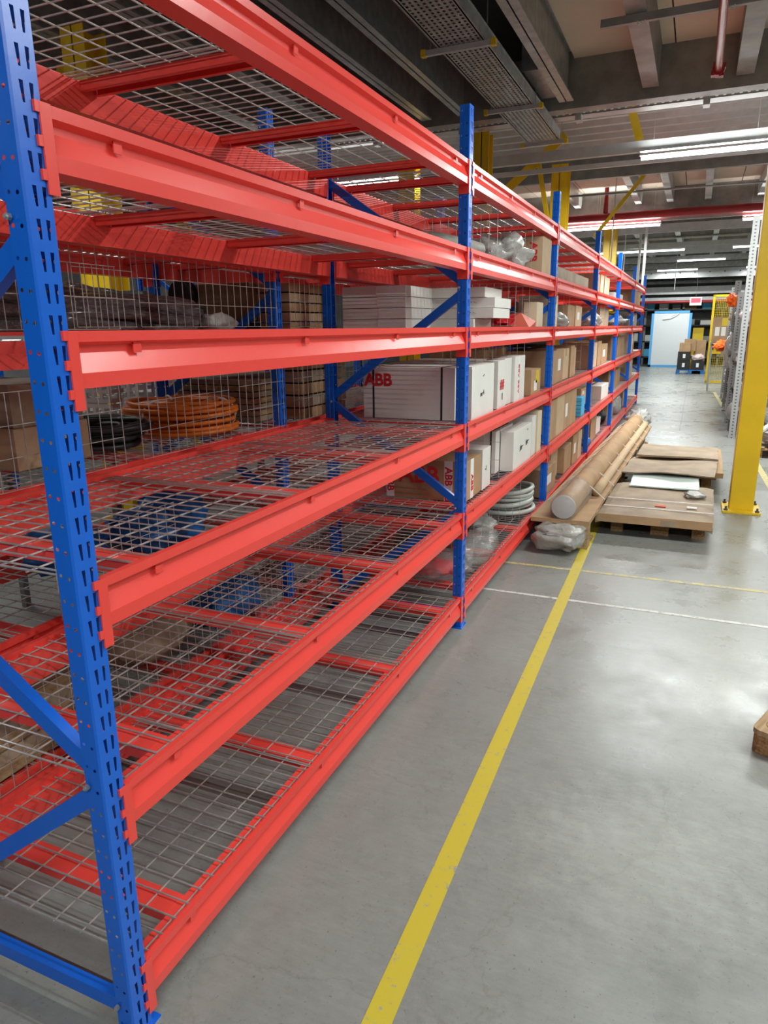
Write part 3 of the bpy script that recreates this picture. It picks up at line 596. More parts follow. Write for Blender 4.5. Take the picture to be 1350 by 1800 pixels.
# third bay and beyond: cartons by the table  (bay, level, y0, y1, x0, x1, height, material)
NB = {'2': 'third', '3': 'fourth', '4': 'fifth', '5': 'farthest'}
LN = {1: 'bottom', 2: 'second', 3: 'third', 4: 'fourth', 5: 'fifth'}
rows = [
 (2, 1, 5.48, 6.05, -0.36, -0.04, 0.26, CARD), (2, 1, 6.25, 6.6, -0.55, -0.12, 0.3, CARD2), (2, 1, 6.68, 7.15, -0.4, -0.06, 0.28, CARD), (2, 1, 7.22, 7.55, -0.38, -0.05, 0.34, CARD), (2, 1, 7.6, 7.9, -0.35, -0.05, 0.33, CARD2),
 (2, 2, 5.5, 5.9, -0.32, -0.03, 0.38, CARD), (2, 2, 5.92, 6.3, -0.33, -0.03, 0.39, CARD2), (2, 2, 6.32, 6.7, -0.33, -0.032, 0.385, CARD), (2, 2, 6.72, 7.1, -0.33, -0.03, 0.39, CARD), (2, 2, 7.16, 7.55, -0.3, -0.1, 0.24, CARD2),
 (2, 3, 5.55, 5.95, -0.5, -0.06, 0.31, CARD), (2, 3, 5.98, 6.35, -0.5, -0.07, 0.32, CARD), (2, 3, 6.4, 6.75, -0.5, -0.08, 0.31, CARD2), (2, 3, 6.8, 7.1, -0.5, -0.07, 0.33, CARD), (2, 3, 7.15, 7.35, -0.5, -0.1, 0.3, CARD2),
 (2, 4, 5.5, 5.66, -0.35, -0.03, 0.3, CREAM), (2, 4, 5.7, 5.82, -0.35, -0.06, 0.3, CARD2), (2, 4, 6.5, 7.0, -0.6, -0.08, 0.22, CARD), (2, 4, 7.05, 7.5, -0.6, -0.08, 0.225, CARD2),
 (2, 5, 5.6, 7.7, -0.38, -0.06, 0.13, CARD3),
 (3, 1, 8.9, 9.6, -0.5, -0.08, 0.36, CARD), (3, 1, 9.75, 10.2, -0.45, -0.1, 0.22, WHITEC), (3, 2, 8.45, 8.95, -0.6, -0.15, 0.13, CARD), (3, 2, 8.5, 8.9, -0.58, -0.17, 0.12, CARD2), (3, 2, 9.7, 10.5, -0.4, -0.05, 0.2, WHITEC),
 (3, 3, 8.3, 8.7, -0.5, -0.08, 0.3, CARD), (3, 3, 8.75, 9.1, -0.5, -0.08, 0.32, CARD2), (3, 3, 9.15, 9.6, -0.5, -0.08, 0.33, CARD), (3, 3, 9.65, 10.3, -0.5, -0.08, 0.28, CARD),
 (3, 4, 9.3, 10.4, -0.6, -0.1, 0.26, CARD3),
 (3, 5, 8.4, 8.8, -0.4, -0.06, 0.24, CARD), (3, 5, 8.85, 9.2, -0.4, -0.06, 0.25, CARD2), (3, 5, 9.3, 9.55, -0.4, -0.06, 0.25, CREAM), (3, 5, 9.6, 9.85, -0.4, -0.06, 0.25, CARD2),
 (4, 1, 11.2, 12.0, -0.5, -0.1, 0.36, CARD), (4, 2, 11.0, 11.8, -0.6, -0.1, 0.36, CARDD), (4, 2, 12.0, 12.9, -0.6, -0.1, 0.3, CARD), (4, 3, 11.0, 12.0, -0.6, -0.1, 0.38, CARDD), (4, 3, 12.1, 13.2, -0.6, -0.1, 0.36, CARD), (4, 5, 11.0, 12.4, -0.6, -0.1, 0.12, WHITEC),
 (5, 1, 13.8, 14.8, -0.5, -0.1, 0.4, CARD2), (5, 2, 13.8, 14.9, -0.5, -0.05, 0.42, CARD2), (5, 3, 13.8, 14.6, -0.5, -0.05, 0.42, CREAM), (5, 3, 14.7, 15.6, -0.5, -0.1, 0.38, CARD), (5, 5, 13.8, 15.6, -0.6, -0.05, 0.36, CARD), (5, 4, 13.9, 15.9, -0.6, -0.1, 0.3, FOAM)]
cnt = {}
ORD = ['first', 'second', 'third', 'fourth', 'fifth']
LZ = {1: L6, 2: L5, 3: L4, 4: L3, 5: L2}
MN = {CARD: 'brown', CARD2: 'pale brown', CARD3: 'worn brown', CREAM: 'cream', WHITEC: 'white', CARDD: 'dark brown', FOAM: 'grey wrapped'}
HMAX = {1: 0.39, 2: 0.385, 3: 0.395, 4: 0.275, 5: 0.285}
for b, lv, y0, y1, x0, x1, h, m in rows:
    h = min(h, HMAX[lv]); x1 = min(x1, -0.024)
    k = cnt.get((b, lv), 0); cnt[(b, lv)] = k + 1; z = LZ[lv]
    if (b, lv, k) == (3, 2, 1): z += 0.131
    carton(x0, x1, y0, y1, z, z + h, m, '%s carton, %s from the near end, on the %s level of the %s bay' % (MN[m], ORD[k], LN[lv], NB[str(b)]), tape=TAPE if (k % 2 == 0) else None, group='cartons on the %s level of the %s bay' % (LN[lv], NB[str(b)]),
           lab=[('s', 0.25, 0.6, 0.35, 0.7, LABEL)] if (b + lv + k) % 3 == 0 else None, rz=random.uniform(-0.02, 0.02))
bag('plastic_bag', 'crumpled clear bag on the fourth level of the third bay', (-0.12, 6.2, L3), (0.1, 0.22, 0.08), FILMW, 21)
bag('plastic_bag', 'clear bag at the near end of the fourth bay, fourth level', (-0.15, 8.65, L3), (0.14, 0.35, 0.1), FILMW, 22)
bag('plastic_bag', 'long plastic-wrapped parts on the fourth level of the fifth bay', (-0.3, 12.0, L3), (0.28, 0.95, 0.11), FILMW, 23, fr=3)
bag('yellow_pack', 'yellow package on the wrapped parts in the fifth bay', (-0.3, 12.0, L3 + 0.2), (0.15, 0.3, 0.035), YELD, 24, cat='packaging')
bag('white_sack', 'pale rounded sack on the bottom level of the fifth bay', (-0.15, 12.6, L6), (0.14, 0.5, 0.2), FILMW, 26, amp=0.15)
bag('black_sack', 'black sack before the pale rounded one', (-0.2, 11.0, L6), (0.1, 0.2, 0.13), BLACK, 27, amp=0.2)
bag('blue_valve', 'small blue valve on the bottom level of the fourth bay', (-0.11, 8.7, L6), (0.07, 0.14, 0.06), BLUEF, 28, amp=0.3, cat='valve')
for k in range(5):
    carton(-0.3, -0.04, 7.62, 7.9, L5 + k * 0.045, L5 + k * 0.045 + 0.042, CYAN, 'flat cyan box in the small pile of the third bay, %s' % ('lowest', 'second from below', 'middle', 'fourth from below', 'topmost')[k], group='cyan boxes', name='small_box')
bag('black_case', 'long black case lying on the third bay cartons', (-0.45, 6.4, L4 + 0.34), (0.2, 0.9, 0.05), BLACK, 31, amp=0.1, cat='case')

# --- goods on the rack behind
carton(-1.80, -1.25, 0.93, 1.3, L4, L4 + 0.165, CARD2, 'pale carton at the left frame edge behind the near upright, lower', name='carton')
carton(-1.80, -1.27, 0.95, 1.3, L4 + 0.166, L4 + 0.335, CARD3, 'brown carton on top of the pale one at the left frame edge')
coil('cable_coil', 'flat coil of thick black cable behind the near upright', (-1.46, 1.5, L4), 0.26, 0.013, 18, 0.12, RUB, ties=0, spread=0.13, seed=9)
coil('cable_coil', 'big coil of orange cable behind the third shelf', (-1.42, 2.12, L4), 0.28, 0.012, 40, 0.17, ORANGE, ties=3, tiem=TAPEW, spread=0.17, seed=3)
# perforated white trays standing in stacks
PLW = mat('white_plastic', (0.9, 0.9, 0.88), 0.5)
def lattice(name, label, x0, x1, y0, y1, z0, z1, nu, nv, nz, m, group):
    t = thing(name, label, 'crate', ((x0 + x1) / 2, (y0 + y1) / 2, z0), 0, group); a, b, h = (x1 - x0) / 2, (y1 - y0) / 2, z1 - z0; mm = M(); th = 0.006
    for s in (-1, 1):
        for i in range(nu + 1): xx = -a + 2 * a * i / nu; mm.box(xx - 0.012, xx + 0.012, s * b - th / 2, s * b + th / 2, 0, h)
        for i in range(nv + 1): yy = -b + 2 * b * i / nv; mm.box(s * a - th / 2, s * a + th / 2, yy - 0.012, yy + 0.012, 0, h)
    for k in range(nz + 1):
        zz = h * k / nz
        for s in (-1, 1): mm.box(-a, a, s * b - th / 2 - 0.001, s * b + th / 2 + 0.001, zz - 0.011, zz + 0.011); mm.box(s * a - th / 2 - 0.001, s * a + th / 2 + 0.001, -b, b, zz - 0.011, zz + 0.011)
    obj('lattice_wall', mm, PLW, t); obj('base', M().box(-a, a, -b, b, 0, 0.005), m, t)
for k in range(3):
    lattice('crate', 'white perforated crate in the tall stack between the cable coils, %s' % ('lowest', 'middle', 'top')[k], -2.1, -1.85, 2.05, 2.4, L4 + 0.013 + k * 0.137, L4 + k * 0.137 + 0.12, 4, 5, 2, WHITEC, 'white perforated crates')
    lattice('crate', 'white perforated crate in the stack right behind the orange coil, %s' % ('lowest', 'middle', 'top')[k], -2.75, -2.35, 3.0, 3.3, L4 + 0.013 + k * 0.137, L4 + k * 0.137 + 0.12, 4, 5, 2, WHITEC, 'white perforated crates')
t = thing('steel_table', 'low table carrying the white perforated crates beyond the rack', 'table', (-2.32, 2.8, 0))
obj('table_top', M().box(-0.48, 0.48, -0.8, 0.8, L4 - 0.03, L4), MIDG, t)
for sx in (-1, 1):
    for sy in (-1, 1): obj('leg', M().box(sx * 0.44 - 0.02, sx * 0.44 + 0.02, sy * 0.76 - 0.02, sy * 0.76 + 0.02, 0, L4 - 0.03), MIDG, t)
# long brown layered stack and boxes past the frame
def layered(name, label, x0, x1, y0, y1, z0, n_, h, ms, cat='stack', strap=False):
    t = thing(name, label, cat, ((x0 + x1) / 2, (y0 + y1) / 2, z0)); rnd = random.Random(n_ + int(x0 * 50)); a, b = (x1 - x0) / 2, (y1 - y0) / 2
    for k in range(n_):
        j = rnd.uniform(-0.008, 0.008); obj('layer', M().box(-a + j, a + j * 0.5, -b - j, b, k * h, k * h + h * 0.86), ms[k % len(ms)], t, bevel=0.002)
    return t
layered('board_stack', 'stack of brown slatted boards behind the orange coil', -1.75, -1.2, 2.5, 3.3, L4, 7, 0.036, [CARD3, WOOD])
layered('box_stack', 'stack of flat brown boxes right of the rear frame, third level', -1.2, -1.0, 2.72, 3.3, L4 , 5, 0.074, [CARD, CARD3])
layered('box_stack', 'stack of flat golden brown boxes behind the rear frame, fourth level', -1.22, -1.0, 2.62, 3.2, L3, 5, 0.054, [CARD, CARD2])
carton(-1.75, -1.22, 2.55, 3.2, L3 + 0.06, L3 + 0.27, CARDD, 'long dark brown crate behind the rear frame', name='crate')
obj('black_slab', M().box(-1.78, -1.2, 2.5, 3.2, L3, L3 + 0.05), BLACK, label='black slab under the long dark brown crate', category='slab')
# wrapped bundles on the fourth level
def bundle(name, label, pts, r, m, seed, squash=0.7):
    mm = M(); P = [Vector(p) for p in pts]; N2 = 28; path = []
    for i in range(N2):
        t = i / (N2 - 1) * (len(P) - 1); k = min(int(t), len(P) - 2); path.append(P[k].lerp(P[k + 1], t - k))
    rnd = random.Random(seed)
    for _ in range(15):
        a = rnd.uniform(0, 6.3); q = rnd.uniform(0.1, 0.85) * r; off = Vector((math.cos(a) * q, 0, math.sin(a) * q * squash)); rr = r * rnd.uniform(0.2, 0.34); s = rnd.uniform(0, 9)
        mm.path([p + off + Vector((0.012 * math.sin(i * 0.6 + s), 0, 0.01 * math.cos(i * 0.5 + s))) for i, p in enumerate(path)], rr, 8, rfun=lambda t, rr=rr, s=s: rr * (0.55 + 0.45 * math.sin(math.pi * min(1, max(0, 0.1 + 0.8 * t)))) * (1 + 0.1 * math.sin(20 * t + s)))
    obj(name, mm, m, smooth=True, label=label, category='bundle')
bundle('wrapped_bundle', 'front dark film-wrapped bundle of profiles on the fourth level behind', [(-1.55, 0.7, L3 + 0.09), (-1.3, 1.2, L3 + 0.09), (-1.2, 2.0, L3 + 0.05)], 0.125, DARKW, 1)
bundle('wrapped_bundle', 'upper dark bundle lying over the front one', [(-1.6, 1.0, L3 + 0.19), (-1.45, 1.5, L3 + 0.16), (-1.38, 2.1, L3 + 0.09)], 0.1, DARKW, 2)
bundle('wrapped_bundle', 'thin shiny bundle at the back with a green tint', [(-1.75, 1.6, L3 + 0.2), (-1.6, 2.1, L3 + 0.17), (-1.45, 2.42, L3 + 0.1)], 0.06, mat('greenish_film_wrap', (0.12, 0.17, 0.15), 0.2, bump=0.8, bscale=14), 3)
carton(-1.8, -1.5, 0.3, 0.72, L3, L3 + 0.19, CARD2, 'pale carton left of the wrapped bundles')
bag('plastic_bag', 'white cloth-like bag at the right end of the bundles', (-1.08, 2.05, L3), (0.06, 0.12, 0.05), FILMW, 41)
# cable reel with a yellow handle
t = thing('cable_reel', 'black cable reel with a yellow handle at the end of the bundles', 'reel', (-1.5, 2.32, L3 + 0.2)) 
for s in (-1, 1): obj('flange', M().rod((0, s * 0.03, 0), (0, s * 0.038, 0), 0.075, 20), BLACK, t)
obj('drum', M().rod((0, -0.03, 0), (0, 0.03, 0), 0.05, 16), RUB, t); obj('handle', M().box(-0.008, 0.008, -0.055, -0.038, -0.1, -0.04), YELD, t)
obj('stand', M().box(-0.06, 0.06, -0.035, 0.035, -0.2, -0.07), BLACK, t)
# blue bags
for k, (x, y, z, r, l) in enumerate(((-1.3, 1.72, L5, (0.2, 0.26, 0.11), 'crumpled blue bag on the second lowest level, front one'), (-1.55, 2.15, L5, (0.16, 0.2, 0.13), 'crumpled blue bag on the second lowest level, rear one'),
                                  (-1.45, 1.25, L5, (0.2, 0.2, 0.09), 'crumpled blue bag on the second lowest level, nearest'), (-1.15, 2.05, L6, (0.15, 0.22, 0.14), 'blue bag on the bottom level behind'), (-1.5, 1.15, L5 + 0.1, (0.07, 0.09, 0.04), 'little light blue pouch on the nearest blue bag'))):
    bag('blue_bag', l, (x, y, z), r, BLUEF, 50 + k, amp=0.4, group='crumpled blue bags' if k < 4 else None)
t = bag('paper_bundle', 'creased brown paper parcel low on the rack behind', (-1.25, 1.5, L6), (0.19, 0.3, 0.13), CARD3, 61, amp=0.25, cat='parcel'); 
layered('timber_stack', 'pile of rough brown boards at the lower left', -1.75, -1.0, 0.25, 0.9, L6, 5, 0.055, [WOOD, CARD3])
carton(-1.75, -1.35, 0.2, 0.6, L5, L5 + 0.1, WHITEC, 'low white carton with a yellow label at the far left', lab=[('s', 0.3, 0.6, 0.3, 0.9, YELD)])
carton(-1.32, -1.02, 0.22, 0.5, L5, L5 + 0.06, WHITEC, 'flat grey-white box beside the low white carton', lab=[('f', 0.6, 0.8, 0.2, 0.9, YELD)])

# ================================================================== floor goods in the aisle
def pallet(label, x0, y0, W, Lg, rz=0, z0=0, group=None, epal=False):
    t = thing('wooden_pallet', label, 'pallet', (x0, y0, z0), rz, group)
    for i in range(3):
        xx = (0, W / 2 - 0.0725, W - 0.145)[i] if i != 1 else W / 2 - 0.0725
        obj('board', M().box(xx if i else 0, (xx if i else 0) + (0.145 if i == 1 else 0.1), 0, Lg, 0, 0.022), WOOD, t, bevel=0.002)
        for j in range(3):
            yy = (0, Lg / 2 - 0.0725, Lg - 0.145)[j]; bw = 0.145 if i == 1 else 0.1
            if epal: 
                pts = []
                for cx_, cy_, a0 in ((xx + bw - 0.025, yy + 0.025, -90), (xx + bw - 0.025, yy + 0.12, 0), (xx + 0.025, yy + 0.12, 90), (xx + 0.025, yy + 0.025, 180)):
                    pts += [(cx_ + 0.025 * math.cos(math.radians(a0 + d)), cy_ + 0.025 * math.sin(math.radians(a0 + d))) for d in (0, 30, 60, 90)]
                obj('block', M().prism(pts, 'z', 0.022, 0.1), WOODE, t)
            else: obj('block', M().box(xx, xx + bw, yy, yy + 0.145, 0.022, 0.1), WOODE, t)
    for j in range(3):
        yy = (0, Lg / 2 - 0.0725, Lg - 0.145)[j]; obj('crosspiece', M().box(0, W, yy, yy + 0.145, 0.1, 0.122), WOOD, t, bevel=0.002)
    for k in range(5):
        xx = k * (W - 0.12) / 4; obj('deck_board', M().box(xx, xx + 0.12, 0, Lg, 0.122, 0.144), WOOD, t, bevel=0.002)
    return t
# block-footed pallet whose corner enters at the right edge
t = thing('wooden_pallet', 'pale wooden pallet corner reaching in at the right edge of the floor', 'pallet', (1.505, 2.035, 0), -0.39)
def rr(x0, x1, y0, y1, r):
    pts = []
    for cx_, cy_, a0 in ((x1 - r, y0 + r, -90), (x1 - r, y1 - r, 0), (x0 + r, y1 - r, 90), (x0 + r, y0 + r, 180)):
        pts += [(cx_ + r * math.cos(math.radians(a0 + d)), cy_ + r * math.sin(math.radians(a0 + d))) for d in (0, 22, 45, 68, 90)]
    return pts
for j, yy in enumerate((0, 0.33, 0.65)):
    for xx in (0, 0.5, 1.05): obj('block', M().prism(rr(xx, xx + 0.14, yy, yy + 0.13, 0.035), 'z', 0.002, 0.085), WOODE, t)
for xx in (0, 0.5, 1.05): obj('runner_board', M().prism(rr(xx - 0.003, xx + 0.143, -0.003, 0.783, 0.035), 'z', 0.086, 0.11), WOOD, t)
for k, (u, v) in enumerate(((0.05, 0.08), (0.09, 0.12))):
    obj('oval_stamp', M().path([(u + 0.018 * math.cos(a), v + 0.03 * math.sin(a), 0.111) for a in [2 * math.pi * i / 20 for i in range(20)]], 0.0012, 4, True), CARDD, t)
for k in range(5): obj('deck_board', M().box(0, 1.19, 0.3 + k * 0.12, 0.38 + k * 0.12, 0.111, 0.13), WOOD, t)

def slab(name, label, x0, x1, y0, y1, z, th, amp, m, seed, par=None, droop=0.0, rz=0, cat='cardboard', skew=0):
    nx, ny = 14, 14; top = []; bot = []
    for j in range(ny + 1):
        for i in range(nx + 1):
            u, v = i / nx, j / ny; x = (u - 0.5) * (x1 - x0) + skew * (v - 0.5); y = (v - 0.5) * (y1 - y0)
            e = 0.02 * noise.noise(Vector((u * 4, v * 4, seed)))
            k = amp * noise.noise(Vector((x * 1.6, y * 1.6, seed * 3.3))) - droop * (max(0, abs(u - 0.5) - 0.38) / 0.12) ** 2 - droop * (max(0, 0.12 - v) / 0.12) ** 2
            top.append((x + (e if i in (0, nx) else 0), y + (e if j in (0, ny) else 0), th + k)); bot.append((top[-1][0], top[-1][1], k))
    W_ = nx + 1; N3 = len(top); fs = []
    for j in range(ny):
        for i in range(nx):
            a = j * W_ + i; fs.append((a, a + 1, a + W_ + 1, a + W_)); fs.append((N3 + a + W_, N3 + a + W_ + 1, N3 + a + 1, N3 + a))
    for i in range(nx): fs.append((N3 + i, N3 + i + 1, i + 1, i)); a = ny * W_ + i; fs.append((a, a + 1, N3 + a + 1, N3 + a))
    for j in range(ny): a = j * W_; fs.append((a, a + W_, N3 + a + W_, N3 + a)); a += nx; fs.append((N3 + a, N3 + a + W_, a + W_, a))
    kw = {} if par else dict(label=label, category=cat)
    return obj(name, M().add(top + bot, fs), m, par, ((x0 + x1) / 2, (y0 + y1) / 2, z), (0, 0, rz), **kw)
pallet('wooden pallet under the near stack of cardboard covers', 0.6, 5.25, 0.8, 1.2)
pallet('wooden pallet under the far stack of cardboard covers', 0.68, 7.35, 0.8, 1.2)
t = slab('cardboard_cover', 'large flat cardboard-wrapped panel lying nearest on its pallet', 0.5, 1.42, 5.07, 6.45, 0.15, 0.05, 0.02, CARD3, 2, droop=0.02, skew=0.03)
for yy, l in ((-0.42, 0), (-0.1, 0)): obj('strap', M().box(-0.44, 0.45, yy - 0.006, yy + 0.006, 0.058, 0.062), TAPEW, t)
obj('red_sticker', M().box(-0.02, 0.07, -0.32, -0.26, 0.056, 0.062), mat('red_sticker_paper', (0.6, 0.08, 0.04), 0.6), t)
obj('white_label', M().box(0.24, 0.32, -0.29, -0.24, 0.056, 0.063), LABEL, t)
obj('front_flap', M().box(-0.46, 0.44, -0.695, -0.69, -0.02, 0.05), CARD, t)
bag('film_scrap', 'scrap of clear film lying on the near cardboard panel', (1.26, 6.0, 0.205), (0.09, 0.12, 0.025), FILMW, 71, cat='packaging', flat=0.5)
slab('glass_sheet', 'pale greenish sheet sticking out between the cardboard covers', 0.66, 1.3, 6.2, 7.4, 0.21, 0.012, 0.0, MINT, 3, cat='sheet')
slab('cardboard_cover', 'upturned cardboard sheet lying over the greenish sheet', 0.57, 1.47, 6.75, 7.7, 0.245, 0.012, 0.05, CARD3, 9, skew=0.06)
slab('cardboard_cover', 'wide cardboard-wrapped panel on the far pallet, upper', 0.64, 1.5, 7.55, 8.5, 0.27, 0.02, 0.03, CARD3, 12, skew=0.02)
slab('cardboard_cover', 'cardboard-wrapped panel on the far pallet, lower', 0.6, 1.55, 7.2, 8.85, 0.15, 0.055, 0.012, CARD, 5, skew=0.02)
# long wrapped bundle: two layers on timber bearers, angled slightly to the rack
t = thing('wrapped_tubes', 'long bundle of brown paper-wrapped tubes lying beside the rack', 'bundle', (0.22, 4.62, 0), -0.022)
Lb = 6.1
for j in range(5):
    obj('timber_bearer', M().box(-0.10, 0.26, 0.25 + j * 1.35, 0.35 + j * 1.35, 0, 0.03), WOOD, t)
low = M().path([(0.03, y, 0.115) for y in [k * Lb / 20 for k in range(21)]], 0.1, 14); low.v = [(0.03 + (x - 0.03) * 1.75, y, 0.115 + (z - 0.115) * 0.8) for x, y, z in low.v]
obj('lower_bundle', low, CARD3, t, smooth=True)
tr = slab('cardboard_tray', '', -0.2, 0.27, 0, Lb, 0.20, 0.035, 0.006, CARD, 8, par=t); tr.location = (0.035, Lb / 2, 0.2)
big = M().path([(0.06, y, 0.335) for y in [0.02 + k * (Lb - 0.1) / 24 for k in range(25)]], 0.1, 20, rfun=lambda u: 0.098 + 0.002 * math.sin(u * 60))
obj('big_tube', big, CARD, t, smooth=True)
obj('tube_cap', M().rod((0.06, 0.0, 0.335), (0.06, 0.02, 0.335), 0.095, 24), mat('grey_cap', (0.5, 0.5, 0.5), 0.4), t)
obj('small_tube', M().path([(0.19, 0.9 + k * (Lb - 1.0) / 16, 0.285) for k in range(17)], 0.045, 12), CARD2, t, smooth=True)
fl = M().path([(0.06, -0.01 + k * 0.1, 0.325) for k in range(8)], 0.11, 16, rfun=lambda u: 0.108 * (1 + 0.06 * math.sin(u * 17)) + 0.02 * u)
obj('film', fl, FILM, t, smooth=True)
for j in range(9):
    y = 0.6 + j * 0.62; sm = M().path([(-0.19, y, 0.235), (-0.05, y + 0.05, 0.35), (0.06, y + 0.1, 0.437), (0.16, y + 0.14, 0.36), (0.28, y + 0.2, 0.24)], 0.005, 5)
    obj('strap', sm, TAPEW, t)
obj('film_bunch', M().blob((0.07, Lb - 0.05, 0.33), (0.17, 0.28, 0.15), 0.4, 3, 5, flat=0.7), FILMW, t, smooth=True)
bl = M(); bl.blob((0.055, -0.05, 0.115), (0.19, 0.22, 0.09), 0.28, 3.4, 8, flat=0.9, sq=0.6)
obj('film_end', bl, FILMW, t, smooth=True)
for j in range(5): obj('timber_block', M().box(0.2, 0.265, 0.0 + j * 1.25, 0.12 + j * 1.25, 0, 0.2), WOOD, t, bevel=0.003)
# side timber pallet boards under the right edge
for j in range(7): obj('slat', M().box(0.18, 0.275, 0.35 + j * 0.85, 0.47 + j * 0.85, 0.2, 0.225), WOOD, t)

# ================================================================== yellow columns
def column(label, x0, x1, y0, y1, h, base=True, closed=False):
    t = thing('steel_column', label, 'column', ((x0 + x1) / 2, (y0 + y1) / 2, 0)); a, b = (x1 - x0) / 2, (y1 - y0) / 2
    if closed: obj('shaft', M().box(-a, a, -b, b, 0.02, h), YEL, t, bevel=0.006)
    else: obj('shaft', M().box(-a, a, -b, -b + 0.012, 0.02, h).box(-a, a, b - 0.012, b, 0.02, h).box(-0.006, 0.006, -b, b, 0.02, h), YEL, t)
    if base:
        obj('base_plate', M().box(-0.165, 0.165, -0.2, 0.2, 0, 0.022), YEL, t, bevel=0.002)
        for sx in (-1, 1):
            for sy in (-1, 1): obj('anchor_bolt', M().rod((sx * 0.135, sy * 0.16, 0.022), (sx * 0.135, sy * 0.16, 0.035), 0.02, 6).rod((sx * 0.135, sy * 0.16, 0.035), (sx * 0.135, sy * 0.16, 0.06), 0.01, 8), DARKG, t)
    return t
column('big yellow steel column on a bolted base plate at the right', 1.58, 1.79, 6.37, 6.57, 4.17, closed=True)
column('yellow steel column behind the aisle rack, under the light rail', -1.15, -0.9, 10.9, 11.15, 4.17)
column('yellow steel column left of the second upright, seen above the rack', -1.72, -1.52, 8.6, 8.8, 4.17)
column('yellow steel column far down the aisle rack', -1.22, -0.9, 18.4, 18.6, 4.3)
for k, (x, y, l) in enumerate(((-3.9, 4.0, 'yellow steel column seen through the top deck, right one'), (-4.6, 4.6, 'yellow steel column seen through the top deck, left one'), (-6.1, 8.0, 'yellow steel column far left behind the racks'), (-3.1, 9.4, 'yellow steel column behind the second bay'))):
    column(l, x, x + 0.25, y, y + 0.25, 4.17)
def strut(label, p, q, wd=0.09):
    p = Vector(p); q = Vector(q); d = q - p; mm = M().sheet([(-0.03, -wd / 2), (-0.03, wd / 2), (0.03, wd / 2)], 0.008, 'x', 0, d.length)
    o = obj('diagonal_strut', mm, YEL, None, p, label=label, category='strut'); o.rotation_mode = 'QUATERNION'; o.rotation_quaternion = d.to_track_quat('X', 'Z'); return o
strut('yellow diagonal strut rising to the right in front of the light rail', (-2.0, 10.85, 3.72), (-0.95, 10.85, 4.55), 0.13)
strut('thin yellow diagonal strut rising to the right above the far upright tops', (-0.75, 13.2, 3.35), (0.32, 13.2, 4.66), 0.06)
strut('short yellow strut leaning left from the column head', (-1.35, 10.8, 4.25), (-1.15, 10.8, 3.3), 0.06)
strut('yellow bracket hanging from the ribbed deck', (0.05, 9.9, 4.6), (0.2, 9.9, 4.15), 0.1)

# ================================================================== things under the ceiling
# perforated cable tray along the aisle
def cable_tray(label, x0, x1, ya, yb, z):
    t = thing('cable_tray', label, 'cable tray', (x0, ya, z)); W = x1 - x0; L = yb - ya; mm = M(); nx = 8; ny = int(L / 0.06); dx = (W - 0.06) / nx; dy = L / ny
    mm.box(0, 0.03, 0, L, 0, 0.0015).box(W - 0.03, W, 0, L, 0, 0.0015)
    for i in range(nx + 1): x = 0.03 + i * dx; mm.add([(x - dx * 0.27, 0, 0), (x + dx * 0.27, 0, 0), (x + dx * 0.27, L, 0), (x - dx * 0.27, L, 0)], [(3, 2, 1, 0)])
    for j in range(ny): y = (j + 0.5) * dy; mm.add([(0.03, y - dy * 0.22, 0.0004), (W - 0.03, y - dy * 0.22, 0.0004), (W - 0.03, y + dy * 0.22, 0.0004), (0.03, y + dy * 0.22, 0.0004)], [(3, 2, 1, 0)])
    obj('perforated_base', mm, GALV, t)
    for x in (0, W): obj('side_wall', M().box(x - 0.002, x + 0.002, 0, L, 0, 0.1).box(x - 0.012, x + 0.012, 0, L, 0.098, 0.1), GALV, t)
    obj('cable', M().box(0.05, W - 0.05, 0, L, 0.012, 0.045), MIDG, t)
    return t
cable_tray('wide perforated cable tray hanging above the rack', -1.12, -0.69, -4, 8.95, 4.065)
for k, (y, x0, x1) in enumerate(((5.47, -1.25, -0.63), (7.37, -1.22, -0.615), (9.0, -1.18, -0.62), (3.55, -1.25, -0.63))):
    t = thing('trapeze_hanger', 'grey bar with yellow caps under the cable tray, %s' % ('nearest in view', 'middle', 'farthest', 'overhead')[k], 'hanger', ((x0 + x1) / 2, y, 4.022), 0, 'hangers of the cable tray'); a = (x1 - x0) / 2
    obj('bar', M().box(-a, a, -0.02, 0.02, 0, 0.042), LIGHTST, t)
    for s in (-1, 1):
        obj('end_cap', M().box(s * a - 0.022, s * a + 0.022, -0.027, 0.027, -0.006, 0.05), YEL, t, bevel=0.004)
        obj('threaded_rod', M().rod((s * (a - 0.06), 0, 0.04), (s * (a - 0.06), 0, 0.66), 0.006, 6), GALV, t)
# duct box next to the tray end
t = thing('duct_box', 'blue-grey sheet metal box beside the cable tray', 'duct', (-0.62, 7.5, 4.28)); obj('body', M().box(-0.12, 0.06, -0.5, 0.5, 0, 0.4), GALV, t, bevel=0.004); obj('flange', M().box(-0.13, 0.07, -0.52, -0.5, -0.01, 0.42), GALV, t)
# channel with clamps, sprinkler pipe
t = thing('channel_rail', 'grey channel across the aisle under the beige boards', 'rail', (0.15, 6.02, 4.2)); obj('rail', M().sheet([(-0.02, 0.06), (-0.02, 0), (0.02, 0), (0.02, 0.06)], 0.003, 'x', 0, 3.2), GALVD, t)
for x in (0.33, 1.0, 2.0):
    obj('clamp', M().path([(x - 0.03, -0.03, 0.0), (x - 0.02, -0.03, -0.03), (x, -0.03, -0.012), (x + 0.02, -0.03, -0.03), (x + 0.03, -0.03, 0.0)], 0.006, 5), STEELW, t)
t = thing('sprinkler_pipe', 'shiny red pipe ending in a flanged coupling below the beige boards', 'pipe', (1.1, 0, 4.1))
obj('pipe', M().rod((0, -5, 0), (0, 7.2, 0), 0.034, 16), PIPEP, t, smooth=True)
cp = M().rod((0, 7.16, 0), (0, 7.26, 0), 0.055, 14)
